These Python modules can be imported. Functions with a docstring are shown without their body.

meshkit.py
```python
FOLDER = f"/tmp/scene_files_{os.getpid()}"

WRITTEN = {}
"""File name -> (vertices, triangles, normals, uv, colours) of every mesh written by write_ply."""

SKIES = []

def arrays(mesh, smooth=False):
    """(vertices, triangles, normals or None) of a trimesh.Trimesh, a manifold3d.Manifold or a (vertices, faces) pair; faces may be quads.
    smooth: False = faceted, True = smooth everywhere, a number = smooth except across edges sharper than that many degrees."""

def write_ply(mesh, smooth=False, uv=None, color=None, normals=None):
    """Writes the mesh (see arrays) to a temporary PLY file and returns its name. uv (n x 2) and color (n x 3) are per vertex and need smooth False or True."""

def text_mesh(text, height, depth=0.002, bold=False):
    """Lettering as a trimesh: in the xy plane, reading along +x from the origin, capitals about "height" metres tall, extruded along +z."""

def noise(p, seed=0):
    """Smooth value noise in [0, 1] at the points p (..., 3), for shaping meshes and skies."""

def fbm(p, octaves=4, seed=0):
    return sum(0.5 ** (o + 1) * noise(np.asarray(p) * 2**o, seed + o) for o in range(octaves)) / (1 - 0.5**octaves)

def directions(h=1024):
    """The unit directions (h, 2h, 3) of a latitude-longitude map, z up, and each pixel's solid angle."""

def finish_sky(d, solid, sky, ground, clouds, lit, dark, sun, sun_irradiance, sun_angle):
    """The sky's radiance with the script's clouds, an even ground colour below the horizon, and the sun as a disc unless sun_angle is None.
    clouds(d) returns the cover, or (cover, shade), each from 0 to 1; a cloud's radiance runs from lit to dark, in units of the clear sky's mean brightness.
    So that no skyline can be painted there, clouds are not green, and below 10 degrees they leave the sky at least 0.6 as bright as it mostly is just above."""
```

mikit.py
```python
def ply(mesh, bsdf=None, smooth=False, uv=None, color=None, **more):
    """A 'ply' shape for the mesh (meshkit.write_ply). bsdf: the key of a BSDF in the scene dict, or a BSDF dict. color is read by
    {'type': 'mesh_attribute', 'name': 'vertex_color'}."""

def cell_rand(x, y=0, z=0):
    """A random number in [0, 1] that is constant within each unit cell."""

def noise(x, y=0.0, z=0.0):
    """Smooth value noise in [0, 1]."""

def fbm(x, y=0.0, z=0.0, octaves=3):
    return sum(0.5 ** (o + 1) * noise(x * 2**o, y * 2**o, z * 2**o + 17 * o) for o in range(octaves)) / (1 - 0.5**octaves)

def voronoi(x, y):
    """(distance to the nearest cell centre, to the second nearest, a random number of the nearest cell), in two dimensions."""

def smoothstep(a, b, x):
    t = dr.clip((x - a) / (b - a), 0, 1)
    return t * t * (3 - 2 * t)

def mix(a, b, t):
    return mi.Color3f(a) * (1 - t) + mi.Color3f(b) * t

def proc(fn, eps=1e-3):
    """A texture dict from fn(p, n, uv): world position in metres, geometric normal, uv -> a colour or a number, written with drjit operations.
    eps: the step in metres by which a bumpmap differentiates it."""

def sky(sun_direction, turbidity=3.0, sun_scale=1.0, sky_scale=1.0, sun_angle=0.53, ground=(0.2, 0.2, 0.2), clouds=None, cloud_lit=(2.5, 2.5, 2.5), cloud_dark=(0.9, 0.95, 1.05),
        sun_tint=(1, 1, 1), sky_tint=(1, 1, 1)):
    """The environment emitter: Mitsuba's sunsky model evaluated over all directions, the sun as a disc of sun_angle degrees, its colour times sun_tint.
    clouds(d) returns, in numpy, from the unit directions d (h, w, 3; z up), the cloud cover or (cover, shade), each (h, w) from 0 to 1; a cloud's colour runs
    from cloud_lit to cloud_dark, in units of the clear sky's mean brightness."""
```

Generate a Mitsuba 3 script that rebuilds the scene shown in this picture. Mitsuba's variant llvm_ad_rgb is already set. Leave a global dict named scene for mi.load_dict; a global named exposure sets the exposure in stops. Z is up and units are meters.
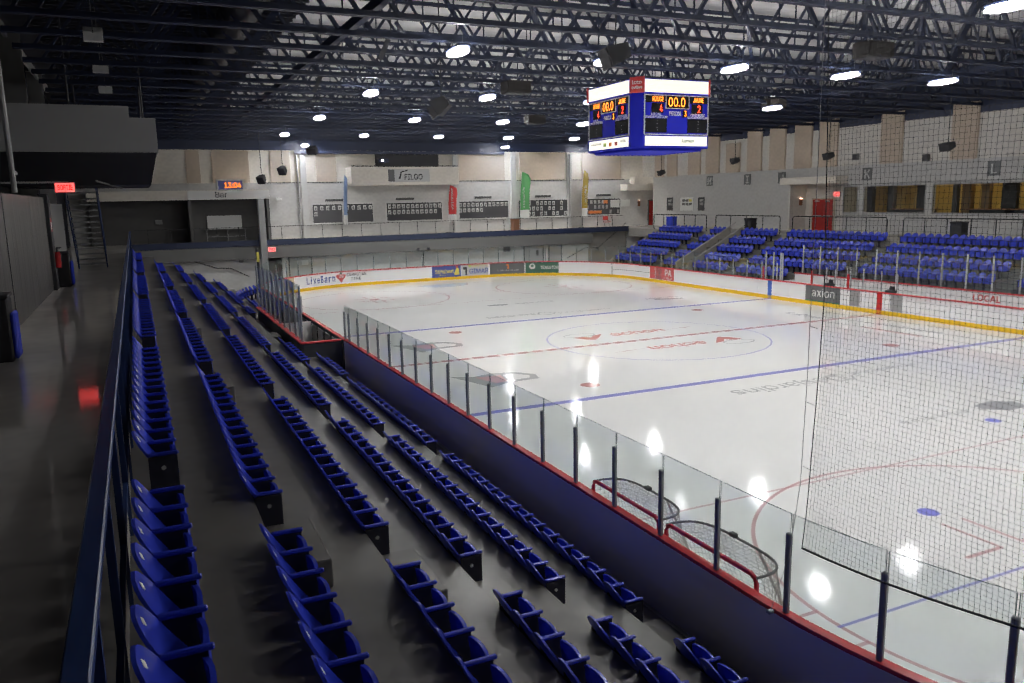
import math, numpy as np, trimesh, mitsuba as mi, drjit as dr
import mikit, meshkit
from mikit import noise, fbm, smoothstep, mix, proc

T = mi.ScalarTransform4f
scene, labels = {}, {}

# ------------------------------------------------------------------ camera, light, exposure
exposure = 0.24
CAM = np.array([-19.321, -27.340, 5.839])
YAW, PITCH, ROLL, FOC = 0.433667, -0.175812, -0.020183, 800.463
_fw = np.array([math.sin(YAW) * math.cos(PITCH), math.cos(YAW) * math.cos(PITCH), math.sin(PITCH)])
_r0 = np.array([math.cos(YAW), -math.sin(YAW), 0.0])
_u0 = np.cross(_r0, _fw)
_up = -_r0 * math.sin(ROLL) + _u0 * math.cos(ROLL)
_rt = _r0 * math.cos(ROLL) + _u0 * math.sin(ROLL)
scene['camera'] = {'type': 'perspective', 'fov': math.degrees(2 * math.atan(512 / FOC)), 'fov_axis': 'x',
                   'near_clip': 0.05, 'far_clip': 300.0,
                   'to_world': T().look_at(origin=CAM.tolist(), target=(CAM + _fw).tolist(), up=_up.tolist())}
LAMP_X = [-10.5, -5.55, -0.5, 4.6, 9.8]
LAMP_Y = [-24.0, -14.5, -5.0, 4.35, 13.95, 24.2]
LAMP_Z = 10.0
SPOT = 16.0          # luminous intensity of a lamp's beam
LENS = 62.0          # radiance of a lamp's lens
COL = lambda r, g, b: {'type': 'rgb', 'value': [r, g, b]}


# ------------------------------------------------------------------ materials
def mat(name, d, two=True):
    scene[name] = {'type': 'twosided', 'bsdf': d} if two else d
    return name


def plain(name, c, rough=0.5, spec=0.5, metal=0.0):
    return mat(name, {'type': 'principled', 'base_color': COL(*c) if not isinstance(c, dict) else c, 'roughness': rough, 'specular': spec, 'metallic': metal})


def line(d, w):
    """1 within w of zero, soft edge."""
    return 1 - smoothstep(w - 0.012, w + 0.012, dr.abs(d))


YB, DX, DY = 7.45, 6.53, 20.05


def ice_fn(p, n, uv):
    x, y = p.x, p.y
    base = mi.Color3f(0.80, 0.80, 0.79) * (0.975 + 0.05 * fbm(x * 0.35, y * 0.35, 0.0, 3))
    red, blue, grey = (0.50, 0.255, 0.265), (0.25, 0.25, 0.58), (0.46, 0.46, 0.47)
    c = base
    c = mix(c, blue, 0.92 * line(dr.abs(y) - YB, 0.15))
    dash = smoothstep(0.10, 0.16, dr.abs(x / 0.62 - dr.floor(x / 0.62) - 0.5))
    c = mix(c, red, line(y, 0.15) * (0.25 + 0.7 * dash))
    r0 = dr.sqrt(x * x + y * y)
    c = mix(c, blue, 0.6 * line(r0 - 4.57, 0.035))
    ax, ay = dr.abs(x), dr.abs(y)
    rz = dr.sqrt(dr.square(ax - DX) + dr.square(ay - DY))
    c = mix(c, red, 0.75 * line(rz - 4.55, 0.035))
    c = mix(c, red, 0.9 * line(rz, 0.30))
    rn = dr.sqrt(dr.square(ax - 6.71) + dr.square(ay - YB + 1.52))
    c = mix(c, (0.45, 0.17, 0.16), 0.85 * line(rn, 0.31))
    # face-off L marks and outer ticks
    du, dv = dr.abs(ax - DX), dr.abs(ay - DY)
    L1 = line(dv - 0.62, 0.04) * smoothstep(0.24, 0.26, du) * (1 - smoothstep(1.12, 1.16, du))
    L2 = line(du - 0.27, 0.035) * smoothstep(0.6, 0.62, dv) * (1 - smoothstep(1.7, 1.74, dv))
    c = mix(c, red, 0.75 * dr.maximum(L1, L2))
    tk = line(dv - 0.45, 0.035) * smoothstep(4.5, 4.52, du) * (1 - smoothstep(5.2, 5.24, du))
    c = mix(c, red, 0.7 * tk)
    # cross-ice lines
    c = mix(c, red, 0.55 * line(ay - 15.7, 0.03))
    near = dr.select(y < 0, mi.Float(1.0), mi.Float(0.0))
    c = mix(c, blue, 0.8 * near * line(y + 20.05, 0.028) * (1 - smoothstep(11.1, 11.15, ax)))
    c = mix(c, (0.16, 0.17, 0.62), 0.9 * near * dr.maximum(line(dr.sqrt(dr.square(x + 6.53) + dr.square(y + 17.86)), 0.19), line(dr.sqrt(dr.square(x - 0.2) + dr.square(y + 14.5)), 0.19)))
    # goal lines and creases
    c = mix(c, red, 0.6 * line(ay - 26.0, 0.03))
    cr = dr.sqrt(x * x + dr.square(ay - 26.0))
    inside = dr.select(ay < 26.0, mi.Float(1.0), mi.Float(0.0))
    c = mix(c, (0.45, 0.6, 0.78), 0.5 * inside * (1 - smoothstep(1.8, 1.83, cr)))
    c = mix(c, red, 0.6 * inside * line(cr - 1.83, 0.03))
    return c


mat('ice_mat', {'type': 'roughplastic', 'diffuse_reflectance': proc(ice_fn), 'alpha': 0.010, 'int_ior': 1.31, 'nonlinear': False})
for nm, c in dict(ice_red=(0.60, 0.25, 0.235), ice_grey=(0.43, 0.44, 0.44), ice_dark=(0.36, 0.37, 0.39), ice_white=(0.8, 0.8, 0.79), ice_redpale=(0.62, 0.42, 0.41)).items():
    mat(nm, {'type': 'roughplastic', 'diffuse_reflectance': COL(*c), 'alpha': 0.010, 'int_ior': 1.31})


def conc_fn(base, var, tint=(1, 0.95, 0.88)):
    def fn(p, n, uv):
        a = fbm(p.x * 0.9, p.y * 0.9, p.z * 0.9, 4)
        b = noise(p.x * 7, p.y * 7, p.z * 7)
        v = base * (1 + var * (a - 0.5) * 2 + 0.12 * (b - 0.5))
        return mi.Color3f(v * tint[0], v * tint[1], v * tint[2])
    return proc(fn)


def rough_fn(lo, hi):
    return proc(lambda p, n, uv: lo + (hi - lo) * fbm(p.x * 1.7, p.y * 1.7, p.z * 2, 3))


def conc(name, base, var, lo, hi, spec=0.5, tint=(1, 0.95, 0.88)):
    return mat(name, {'type': 'principled', 'base_color': conc_fn(base, var, tint), 'roughness': rough_fn(lo, hi), 'specular': spec})


conc('tread_mat', 0.115, 0.25, 0.16, 0.42, 0.6)
conc('walk_mat', 0.40, 0.2, 0.04, 0.11, 0.6)
conc('concrete_mat', 0.30, 0.08, 0.6, 0.8)
conc('greywall_mat', 0.50, 0.04, 0.6, 0.8, 0.3, (1, 0.985, 0.96))
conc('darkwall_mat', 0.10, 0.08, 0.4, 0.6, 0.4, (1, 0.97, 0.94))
conc('underwall_mat', 0.78, 0.04, 0.6, 0.8, 0.3, (1, 0.99, 0.97))
conc('cream_mat', 0.72, 0.04, 0.6, 0.8, 0.3, (1, 0.94, 0.84))
conc('rightcream_mat', 0.62, 0.04, 0.6, 0.8, 0.3, (1, 0.96, 0.89))
conc('beige_mat', 0.52, 0.05, 0.7, 0.9, 0.3, (1, 0.83, 0.67))


def panel_fn(p, n, uv):
    g = noise(p.y * 9, p.z * 0.6, p.x) * 0.5 + noise(p.y * 30, p.z * 1.2, 3.0) * 0.5
    v = 0.10 * (0.8 + 0.4 * g)
    return mi.Color3f(v, v * 0.97, v * 0.94)


mat('wallpanel_mat', {'type': 'principled', 'base_color': proc(panel_fn), 'roughness': 0.35, 'specular': 0.5})
plain('navy_mat', (0.014, 0.022, 0.055), 0.45)
plain('truss_mat', (0.014, 0.020, 0.044), 0.4)
plain('deck_mat', (0.010, 0.011, 0.017), 0.7)
plain('bluesteel_mat', (0.024, 0.034, 0.075), 0.4)
plain('railblue_mat', (0.018, 0.035, 0.11), 0.28)
plain('black_mat', (0.014, 0.014, 0.018), 0.5)
plain('charcoal_mat', (0.035, 0.035, 0.04), 0.5)
plain('speaker_mat', (0.030, 0.030, 0.033), 0.7)
plain('heater_mat', (0.012, 0.009, 0.008), 0.6)
plain('duct_mat', (0.014, 0.014, 0.016), 0.4)
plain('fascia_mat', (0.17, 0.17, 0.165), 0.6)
plain('greycol_mat', (0.16, 0.16, 0.155), 0.5)
plain('darkgrey_mat', (0.12, 0.12, 0.12), 0.5)
plain('grey_mat', (0.30, 0.30, 0.30), 0.5)
plain('lightgrey_mat', (0.52, 0.52, 0.51), 0.5)
plain('white_mat', (0.72, 0.72, 0.70), 0.45)
plain('boardwhite_mat', (0.80, 0.80, 0.80), 0.28)
plain('alu_mat', (0.42, 0.43, 0.44), 0.38, 0.5, 0.25)
plain('post_shaded_mat', (0.26, 0.27, 0.28), 0.35, 0.5, 0.35)  # near posts: darker than the far aluminium ones, shade put into the colour
plain('red_mat', (0.50, 0.022, 0.025), 0.3)
plain('capred_mat', (0.60, 0.045, 0.05), 0.22)
plain('doorred_mat', (0.36, 0.02, 0.018), 0.4)
plain('goalred_mat', (0.42, 0.015, 0.03), 0.25)
plain('yellow_mat', (0.80, 0.50, 0.02), 0.3)
plain('markblue_mat', (0.06, 0.14, 0.50), 0.3)
plain('cladding_mat', (0.82, 0.77, 0.72), 0.4)  # warm near-white tint makes up for neutral light missing on this side
plain('bin_mat', (0.03, 0.06, 0.60), 0.25)
plain('seat_mat', (0.020, 0.036, 0.40), 0.27, 0.6)
plain('seatdark_mat', (0.010, 0.010, 0.022), 0.45)
plain('twine_mat', (0.025, 0.025, 0.028), 0.8)
plain('goaltwine_mat', (0.42, 0.42, 0.40), 0.8)
plain('boltsilver_mat', (0.5, 0.5, 0.5), 0.3, 0.5, 0.6)
plain('scoreblue_mat', (0.012, 0.016, 0.34), 0.65, 0.15)
plain('display_mat', (0.005, 0.005, 0.006), 0.6, 0.1)
plain('glassedge_mat', (0.05, 0.09, 0.09), 0.2)
plain('adblue_mat', (0.07, 0.09, 0.30), 0.35)
plain('adgreen_mat', (0.05, 0.13, 0.09), 0.35)
plain('adgrey_mat', (0.12, 0.125, 0.13), 0.35)
plain('adred_mat', (0.55, 0.10, 0.10), 0.35)
plain('adtan_mat', (0.55, 0.42, 0.27), 0.35)
plain('adyellow_mat', (0.72, 0.62, 0.12), 0.35)
plain('adlime_mat', (0.45, 0.62, 0.10), 0.35)
plain('flagred_mat', (0.50, 0.04, 0.04), 0.7)
plain('flaggreen_mat', (0.10, 0.33, 0.12), 0.7)
plain('flagyellow_mat', (0.36, 0.25, 0.04), 0.7)
plain('flagblue_mat', (0.20, 0.28, 0.46), 0.7)
plain('orange_mat', (0.60, 0.18, 0.05), 0.5)
plain('brass_mat', (0.20, 0.09, 0.05), 0.4)
plain('wood_mat', (0.16, 0.10, 0.05), 0.5)
plain('lounge_mat', (0.50, 0.36, 0.13), 0.7)
mat('foil_mat', {'type': 'principled', 'base_color': proc(lambda p, n, uv: mi.Color3f(0.74, 0.74, 0.73) * (0.8 + 0.4 * fbm(p.x * 0.8, p.y * 2.2, 0.0, 3))), 'roughness': 0.5, 'metallic': 0.0})
mat('seatvc_mat', {'type': 'principled', 'base_color': {'type': 'mesh_attribute', 'name': 'vertex_color'}, 'roughness': 0.27, 'specular': 0.6})
mat('pane_mat', {'type': 'thindielectric', 'int_ior': 1.5, 'specular_transmittance': COL(0.855, 0.91, 0.905), 'specular_reflectance': COL(0.9, 0.95, 0.95)}, False)
mat('clearpane_mat', {'type': 'thindielectric', 'int_ior': 1.5, 'specular_transmittance': COL(0.86, 0.90, 0.88)}, False)
mat('darkpane_mat', {'type': 'thindielectric', 'int_ior': 1.5, 'specular_transmittance': COL(0.34, 0.33, 0.34)}, False)


def glow(r, g, b):
    return {'type': 'area', 'radiance': COL(r, g, b)}


# ------------------------------------------------------------------ mesh helpers
_BV = np.array([[x, y, z] for x in (0, 1) for y in (0, 1) for z in (0, 1)], float)
_BF = np.array([[0, 1, 3], [0, 3, 2], [4, 6, 7], [4, 7, 5], [0, 4, 5], [0, 5, 1], [2, 3, 7], [2, 7, 6], [0, 2, 6], [0, 6, 4], [1, 5, 7], [1, 7, 3]])


def box(x0, x1, y0, y1, z0, z1):
    lo, hi = np.array([min(x0, x1), min(y0, y1), min(z0, z1)], float), np.array([max(x0, x1), max(y0, y1), max(z0, z1)], float)
    return lo + _BV * (hi - lo), _BF


def cat(*ms):
    ms = [m for m in ms]
    v, f, o = [], [], 0
    for m in ms:
        a, b = (np.asarray(m.vertices), np.asarray(m.faces)) if hasattr(m, 'vertices') else m
        v.append(a); f.append(b + o); o += len(a)
    return np.vstack(v), np.vstack(f)


def obox(c, R, U, N, w, h, d):
    """box centred at c, w along R, h along U, d along N."""
    R, U, N = (np.asarray(k, float) / np.linalg.norm(k) for k in (R, U, N))
    b = (_BV - 0.5) * [w, h, d]
    f = _BF if np.dot(np.cross(R, U), N) > 0 else _BF[:, ::-1]
    return np.asarray(c, float) + b[:, :1] * R + b[:, 1:2] * U + b[:, 2:] * N, f


def bar(p0, p1, w, h=None):
    p0, p1 = np.asarray(p0, float), np.asarray(p1, float)
    d = p1 - p0
    n = d / np.linalg.norm(d)
    a = np.cross(n, [0, 0, 1.0] if abs(n[2]) < 0.95 else [1.0, 0, 0])
    a /= np.linalg.norm(a)
    return obox((p0 + p1) / 2, d, a, np.cross(n, a), np.linalg.norm(d), w, h or w)


def tube(pts, r, n=8, closed=False):
    p = np.asarray(pts, float)
    if closed:
        t = np.roll(p, -1, 0) - np.roll(p, 1, 0)
    else:
        t = np.gradient(p, axis=0)
    t /= np.linalg.norm(t, axis=1, keepdims=True) + 1e-12
    a = np.cross(t, np.where(np.abs(t[:, 2:]) < 0.9, [0, 0, 1.0], [1.0, 0, 0]))
    a /= np.linalg.norm(a, axis=1, keepdims=True) + 1e-12
    b = np.cross(t, a)
    ang = np.arange(n) * 2 * np.pi / n
    v = p[:, None] + r * (np.cos(ang)[None, :, None] * a[:, None] + np.sin(ang)[None, :, None] * b[:, None])
    m = len(p)
    i, j = np.meshgrid(np.arange(m if closed else m - 1), np.arange(n), indexing='ij')
    k = (i + 1) % m
    q = np.stack([i * n + j, i * n + (j + 1) % n, k * n + (j + 1) % n, k * n + j], -1).reshape(-1, 4)
    f = np.vstack([q[:, [0, 1, 2]], q[:, [0, 2, 3]]])
    v = v.reshape(-1, 3)
    if not closed:
        caps = [[0, x + 1, x] for x in range(1, n - 1)] + [[(m - 1) * n, (m - 1) * n + x, (m - 1) * n + x + 1] for x in range(1, n - 1)]
        f = np.vstack([f, np.array(caps)])
    return v, f


def cyl(p0, p1, r, n=12):
    return tube([p0, p1], r, n)


def grid(P, thick_dir=None):
    """quad grid (m, n, 3) -> mesh."""
    m, n = P.shape[:2]
    i, j = np.meshgrid(np.arange(m - 1), np.arange(n - 1), indexing='ij')
    a = i * n + j
    q = np.stack([a, a + 1, a + n + 1, a + n], -1).reshape(-1, 4)
    return P.reshape(-1, 3), np.vstack([q[:, [0, 1, 2]], q[:, [0, 2, 3]]])


def shell(P, off):
    """grid P (m, n, 3) thickened by the offset field/vector off, closed rim."""
    m, n = P.shape[:2]
    v0, f0 = grid(P)
    v1 = (P + off).reshape(-1, 3)
    N = m * n
    rim = [j for j in range(n)] + [i * n + n - 1 for i in range(1, m)] + [(m - 1) * n + j for j in range(n - 2, -1, -1)] + [i * n for i in range(m - 2, 0, -1)]
    rf = []
    for a, b in zip(rim, rim[1:] + rim[:1]):
        rf += [[a, b, b + N], [a, b + N, a + N]]
    return np.vstack([v0, v1]), np.vstack([f0[:, ::-1], f0 + N, np.array(rf)])


def rounded(x0, x1, y0, y1, z0, z1, r):
    """bevelled box."""
    pts = []
    for x in (x0, x1):
        for y in (y0, y1):
            for z in (z0, z1):
                sx, sy, sz = (r if a == lo else -r for a, lo in ((x, x0), (y, y0), (z, z0)))
                pts += [[x, y + sy, z + sz], [x + sx, y, z + sz], [x + sx, y + sy, z]]
    h = trimesh.convex.convex_hull(np.array(pts))
    return np.array(h.vertices), np.array(h.faces)


def extr(poly, R, U, N, o, depth):
    """polygon (k x 2) in the R, U frame at o, extruded by depth along N."""
    from shapely.geometry import Polygon
    m = trimesh.creation.extrude_polygon(Polygon(poly), depth, engine='earcut')
    M = np.stack([np.asarray(R, float), np.asarray(U, float), np.asarray(N, float)])
    return np.array(m.vertices) @ M + np.asarray(o, float), np.array(m.faces)


_tx = {}


def text(s, h, o, R, U, depth=0.004, bold=False, align='c', squeeze=None):
    """lettering with its baseline centre/left at o."""
    k = (s, bold)
    if k not in _tx:
        m = meshkit.text_mesh(s, 1.0, 1.0, bold)
        _tx[k] = (np.array(m.vertices), np.array(m.faces))
    v, f = _tx[k]
    v = v.copy()
    w = v[:, 0].max()
    sx = h if squeeze is None else squeeze / w
    v[:, 0] = (v[:, 0] - (w / 2 if align == 'c' else 0)) * sx
    v[:, 1] *= h
    v[:, 2] *= depth
    R, U = np.asarray(R, float), np.asarray(U, float)
    return v @ np.stack([R, U, np.cross(R, U)]) + np.asarray(o, float), f


def scrawl(w, h, o, R, U, seed=0, depth=0.004):
    """strokes of print too small to read: centre bottom at o."""
    g = np.random.default_rng(seed)
    R, U, o = np.asarray(R, float), np.asarray(U, float), np.asarray(o, float)
    N, ms, x = np.cross(R, U), [], -w / 2
    while x < w / 2 - 0.1 * h:
        lw = h * g.uniform(0.35, 0.6)
        tall = g.random() < 0.3
        hh = h * (1.0 if tall else 0.66)
        ms.append(obox(o + R * (x + 0.07 * h) + U * hh / 2 + N * depth / 2, R, U, N, 0.13 * h, hh, depth))
        ms.append(obox(o + R * (x + lw / 2) + U * (0.6 if g.random() < 0.5 else 0.08) * h + N * depth / 2, R, U, N, lw * 0.8, 0.13 * h, depth))
        if g.random() < 0.6:
            ms.append(obox(o + R * (x + lw * 0.8) + U * 0.33 * h + N * depth / 2, R, U, N, 0.13 * h, 0.62 * h, depth))
        x += lw + 0.12 * h + (0.3 * h if g.random() < 0.12 else 0)
    return cat(*ms)


def numbered(k):
    if k not in scene and k not in labels and not any(x.startswith(k + '__') for x in _roots.get(k, ())):
        return k
    i = _count.get(k, 0) + 1
    while f'{k}_{i:03d}' in scene or f'{k}_{i:03d}' in labels:
        i += 1
    _count[k] = i
    return f'{k}_{i:03d}'


_roots, _count = {}, {}


def thing(name, label, category, group=None):
    k = numbered(name)
    labels[k] = {'label': label, 'category': category}
    if group:
        labels[k]['group'] = group
    return k


def put(name, mesh, m, parent=None, smooth=False, label=None, kind=None, **more):
    k = numbered(parent + '__' + name if parent else name)
    scene[k] = mikit.ply(mesh, m, smooth, **more)
    if label or kind:
        labels[k] = {}
        if label:
            labels[k]['label'] = label
        if kind:
            labels[k]['kind'] = kind
    return k


def again(k0, parent, name, to_world):
    k = numbered(parent + '__' + name if parent else name)
    scene[k] = {**scene[k0], 'to_world': to_world} if isinstance(k0, str) else {**k0, 'to_world': to_world}
    return k


def single(name, mesh, m, label, category, group=None, smooth=False, **more):
    k = numbered(name)
    scene[k] = mikit.ply(mesh, m, smooth, **more)
    labels[k] = {'label': label, 'category': category}
    if group:
        labels[k]['group'] = group
    return k


def struct(name, mesh, m, label=None, smooth=False):
    k = put(name, mesh, m, None, smooth)
    labels[k] = {'kind': 'structure'}
    labels[k]['label'] = label or name.replace('_', ' ')
    return k


ORD = ['first', 'second', 'third', 'fourth', 'fifth', 'sixth', 'seventh', 'eighth', 'ninth', 'tenth', 'eleventh', 'twelfth', 'thirteenth', 'fourteenth', 'fifteenth', 'sixteenth',
       'seventeenth', 'eighteenth', 'nineteenth', 'twentieth', 'twenty-first', 'twenty-second', 'twenty-third', 'twenty-fourth']
X, Y, Z = np.eye(3)

# ------------------------------------------------------------------ rink outline
RW, RL, RR = 12.95, 28.96, 8.53
SEG = []   # (length, fn(s) -> (pos, inward normal))
_a, _b = RW - RR, RL - RR


def _arc(cx, cy, a0):
    def fn(s):
        a = a0 + s / RR
        d = np.array([math.cos(a), math.sin(a)])
        return np.array([cx, cy]) + RR * d, -d
    return fn


Y0 = 0.45
SEG.append((Y0 + _b, lambda s: (np.array([-RW, Y0 - s]), np.array([1.0, 0]))))
SEG.append((math.pi / 2 * RR, _arc(-_a, -_b, math.pi)))
SEG.append((2 * _a, lambda s: (np.array([-_a + s, -RL]), np.array([0, 1.0]))))
SEG.append((math.pi / 2 * RR, _arc(_a, -_b, 1.5 * math.pi)))
SEG.append((2 * _b, lambda s: (np.array([RW, -_b + s]), np.array([-1.0, 0]))))
SEG.append((math.pi / 2 * RR, _arc(_a, _b, 0)))
SEG.append((2 * _a, lambda s: (np.array([_a - s, RL]), np.array([0, -1.0]))))
SEG.append((math.pi / 2 * RR, _arc(-_a, _b, math.pi / 2)))
SEG.append((_b - Y0, lambda s: (np.array([-RW, _b - s]), np.array([1.0, 0]))))
PER = sum(l for l, _ in SEG)


def rink(s):
    s = min(max(s, 0), PER - 1e-9)
    for l, fn in SEG:
        if s <= l:
            return fn(s)
        s -= l


def ribbon(s0, s1, off0, off1, z0, z1, step=0.6):
    """strip of boards between offsets (outwards positive) and heights, closed."""
    n = max(2, int(math.ceil((s1 - s0) / step)) + 1)
    rows = []
    for s in np.linspace(s0, s1, n):
        p, nn = rink(s)
        a, b = p - nn * off0, p - nn * off1
        rows.append([[*a, z0], [*b, z0], [*b, z1], [*a, z1]])
    R = np.array(rows)
    v = R.reshape(-1, 3)
    f = []
    for i in range(n - 1):
        for j in range(4):
            a, b, c, d = i * 4 + j, i * 4 + (j + 1) % 4, (i + 1) * 4 + (j + 1) % 4, (i + 1) * 4 + j
            f += [[a, c, b], [a, d, c]]
    e = (n - 1) * 4
    f += [[0, 1, 2], [0, 2, 3], [e, e + 2, e + 1], [e, e + 3, e + 2]]
    return v, np.array(f)


# arc-length position of a point on the right side / far end
S_RIGHT0 = SEG[0][0] + SEG[1][0] + SEG[2][0] + SEG[3][0]
s_right = lambda y: S_RIGHT0 + (y + _b)
S_TOP0 = S_RIGHT0 + SEG[4][0] + SEG[5][0]
s_top = lambda x: S_TOP0 + (_a - x)
S_LEFT0 = S_TOP0 + SEG[6][0] + SEG[7][0]
s_left = lambda y: S_LEFT0 + (_b - y)

# ------------------------------------------------------------------ STRUCTURE
ZC = 3.25
struct('floor', box(-22.2, 26, -34, 36, -0.35, -0.05), 'concrete_mat', 'grey concrete slab under the rink and stands')
oi = np.array([rink(s)[0] for s in np.linspace(0, PER, 260)])
ice = extr(oi, X, Y, Z, [0, 0, -0.04], 0.04)
k_ice = single('ice_sheet', ice, 'ice_mat', 'white ice surface of the rink with red and blue painted lines', 'ice rink')

# left terrace: rows A (top) to F (floor)
ROW_X = [-19.45, -18.50, -17.39, -16.29, -15.18, -14.02]
ROW_Z = [2.85, 2.28, 1.71, 1.14, 0.57, 0.0]
FRONT = [-18.47, -17.34, -16.29, -15.16, -14.0, -13.12]
END_Y = [19.0, 19.0, 24.6, 25.0, 25.6, 19.4]
stand = thing('seating_terrace', 'stepped dark concrete terrace under the blue seats along the near side', 'terrace')
labels[stand]['kind'] = 'structure'
del labels[stand]['category']
rear = -19.62
for k in range(6):
    put('tread', box(rear, FRONT[k], -33.6, 25.9 if k else 25.9, -0.05 if k == 5 else ROW_Z[k] - 0.62, ROW_Z[k]), 'tread_mat', stand)
    rear = FRONT[k]
AISLES = [-28.6, -19.7, -11.65, -3.7, 4.35, 12.15]
rear = [-19.62] + FRONT[:-1]
for ya in AISLES:
    for k in range(1, 6):
        if k == 5 and ya > 0:
            continue
        put('step_block', rounded(rear[k] - 0.0, rear[k] + 0.54, ya - 0.55, ya + 0.55, ROW_Z[k], ROW_Z[k] + 0.285, 0.012), 'tread_mat', stand)

struct('floor_walkway', box(-23.4, -19.62, -34, 36, 2.4, ZC), 'walk_mat', 'dark glossy concrete walkway behind the near stand')
struct('floor_far', box(-19.62, 26, 30.4, 36, 2.95, ZC), 'concrete_mat', 'raised concourse floor along the far end')
struct('floor_across', box(18.45, 26, -34, 30.4, 2.6, ZC), 'concrete_mat', 'raised concourse floor behind the stand across the ice')
struct('wall_left', box(-23.6, -23.4, -34, 36, -0.3, 13.2), 'deck_mat', 'dark side wall behind the near walkway')
struct('wall_near', box(-23.6, 27, -34.4, -34, -0.3, 13.2), 'darkwall_mat', 'end wall behind the camera')
wf = struct('wall_far', box(-23.6, 27, 35, 35.4, ZC, 7.4), 'greywall_mat', 'far end wall, grey below and cream above')
put('upper_band', box(-23.6, 27, 35, 35.4, 7.4, 9.75), 'cream_mat', wf, label='cream upper band of the wall')
put('top_band', box(-23.6, 27, 35, 35.4, 9.75, 13.2), 'navy_mat', wf, label='navy blue strip under the roof')
for x0, x1 in ((-15.66, -14.73), (-13.92, -11.37), (-9.88, -8.43), (-6.5, -4.99), (4.95, 9.15), (10.55, 14.9), (16.6, 20.6)):
    put('acoustic_panel', box(x0, x1, 34.93, 35.0, 7.42, 9.72), 'beige_mat', wf, label='beige wall panel')
for x in (-7.5, 4.75, 9.95, 15.3):
    put('pilaster', box(x - 0.22, x + 0.22, 34.85, 35.0, ZC, 9.72), 'lightgrey_mat', wf, label='pale vertical pilaster')
for x in (-7.6, 15.62):
    put('pipe', cyl([x - 0.35, 34.8, ZC], [x - 0.35, 34.8, 9.6], 0.06), 'grey_mat', wf, True)
put('string_course', box(-10.4, 21, 34.95, 35, 7.36, 7.42), 'darkgrey_mat', wf)

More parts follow.
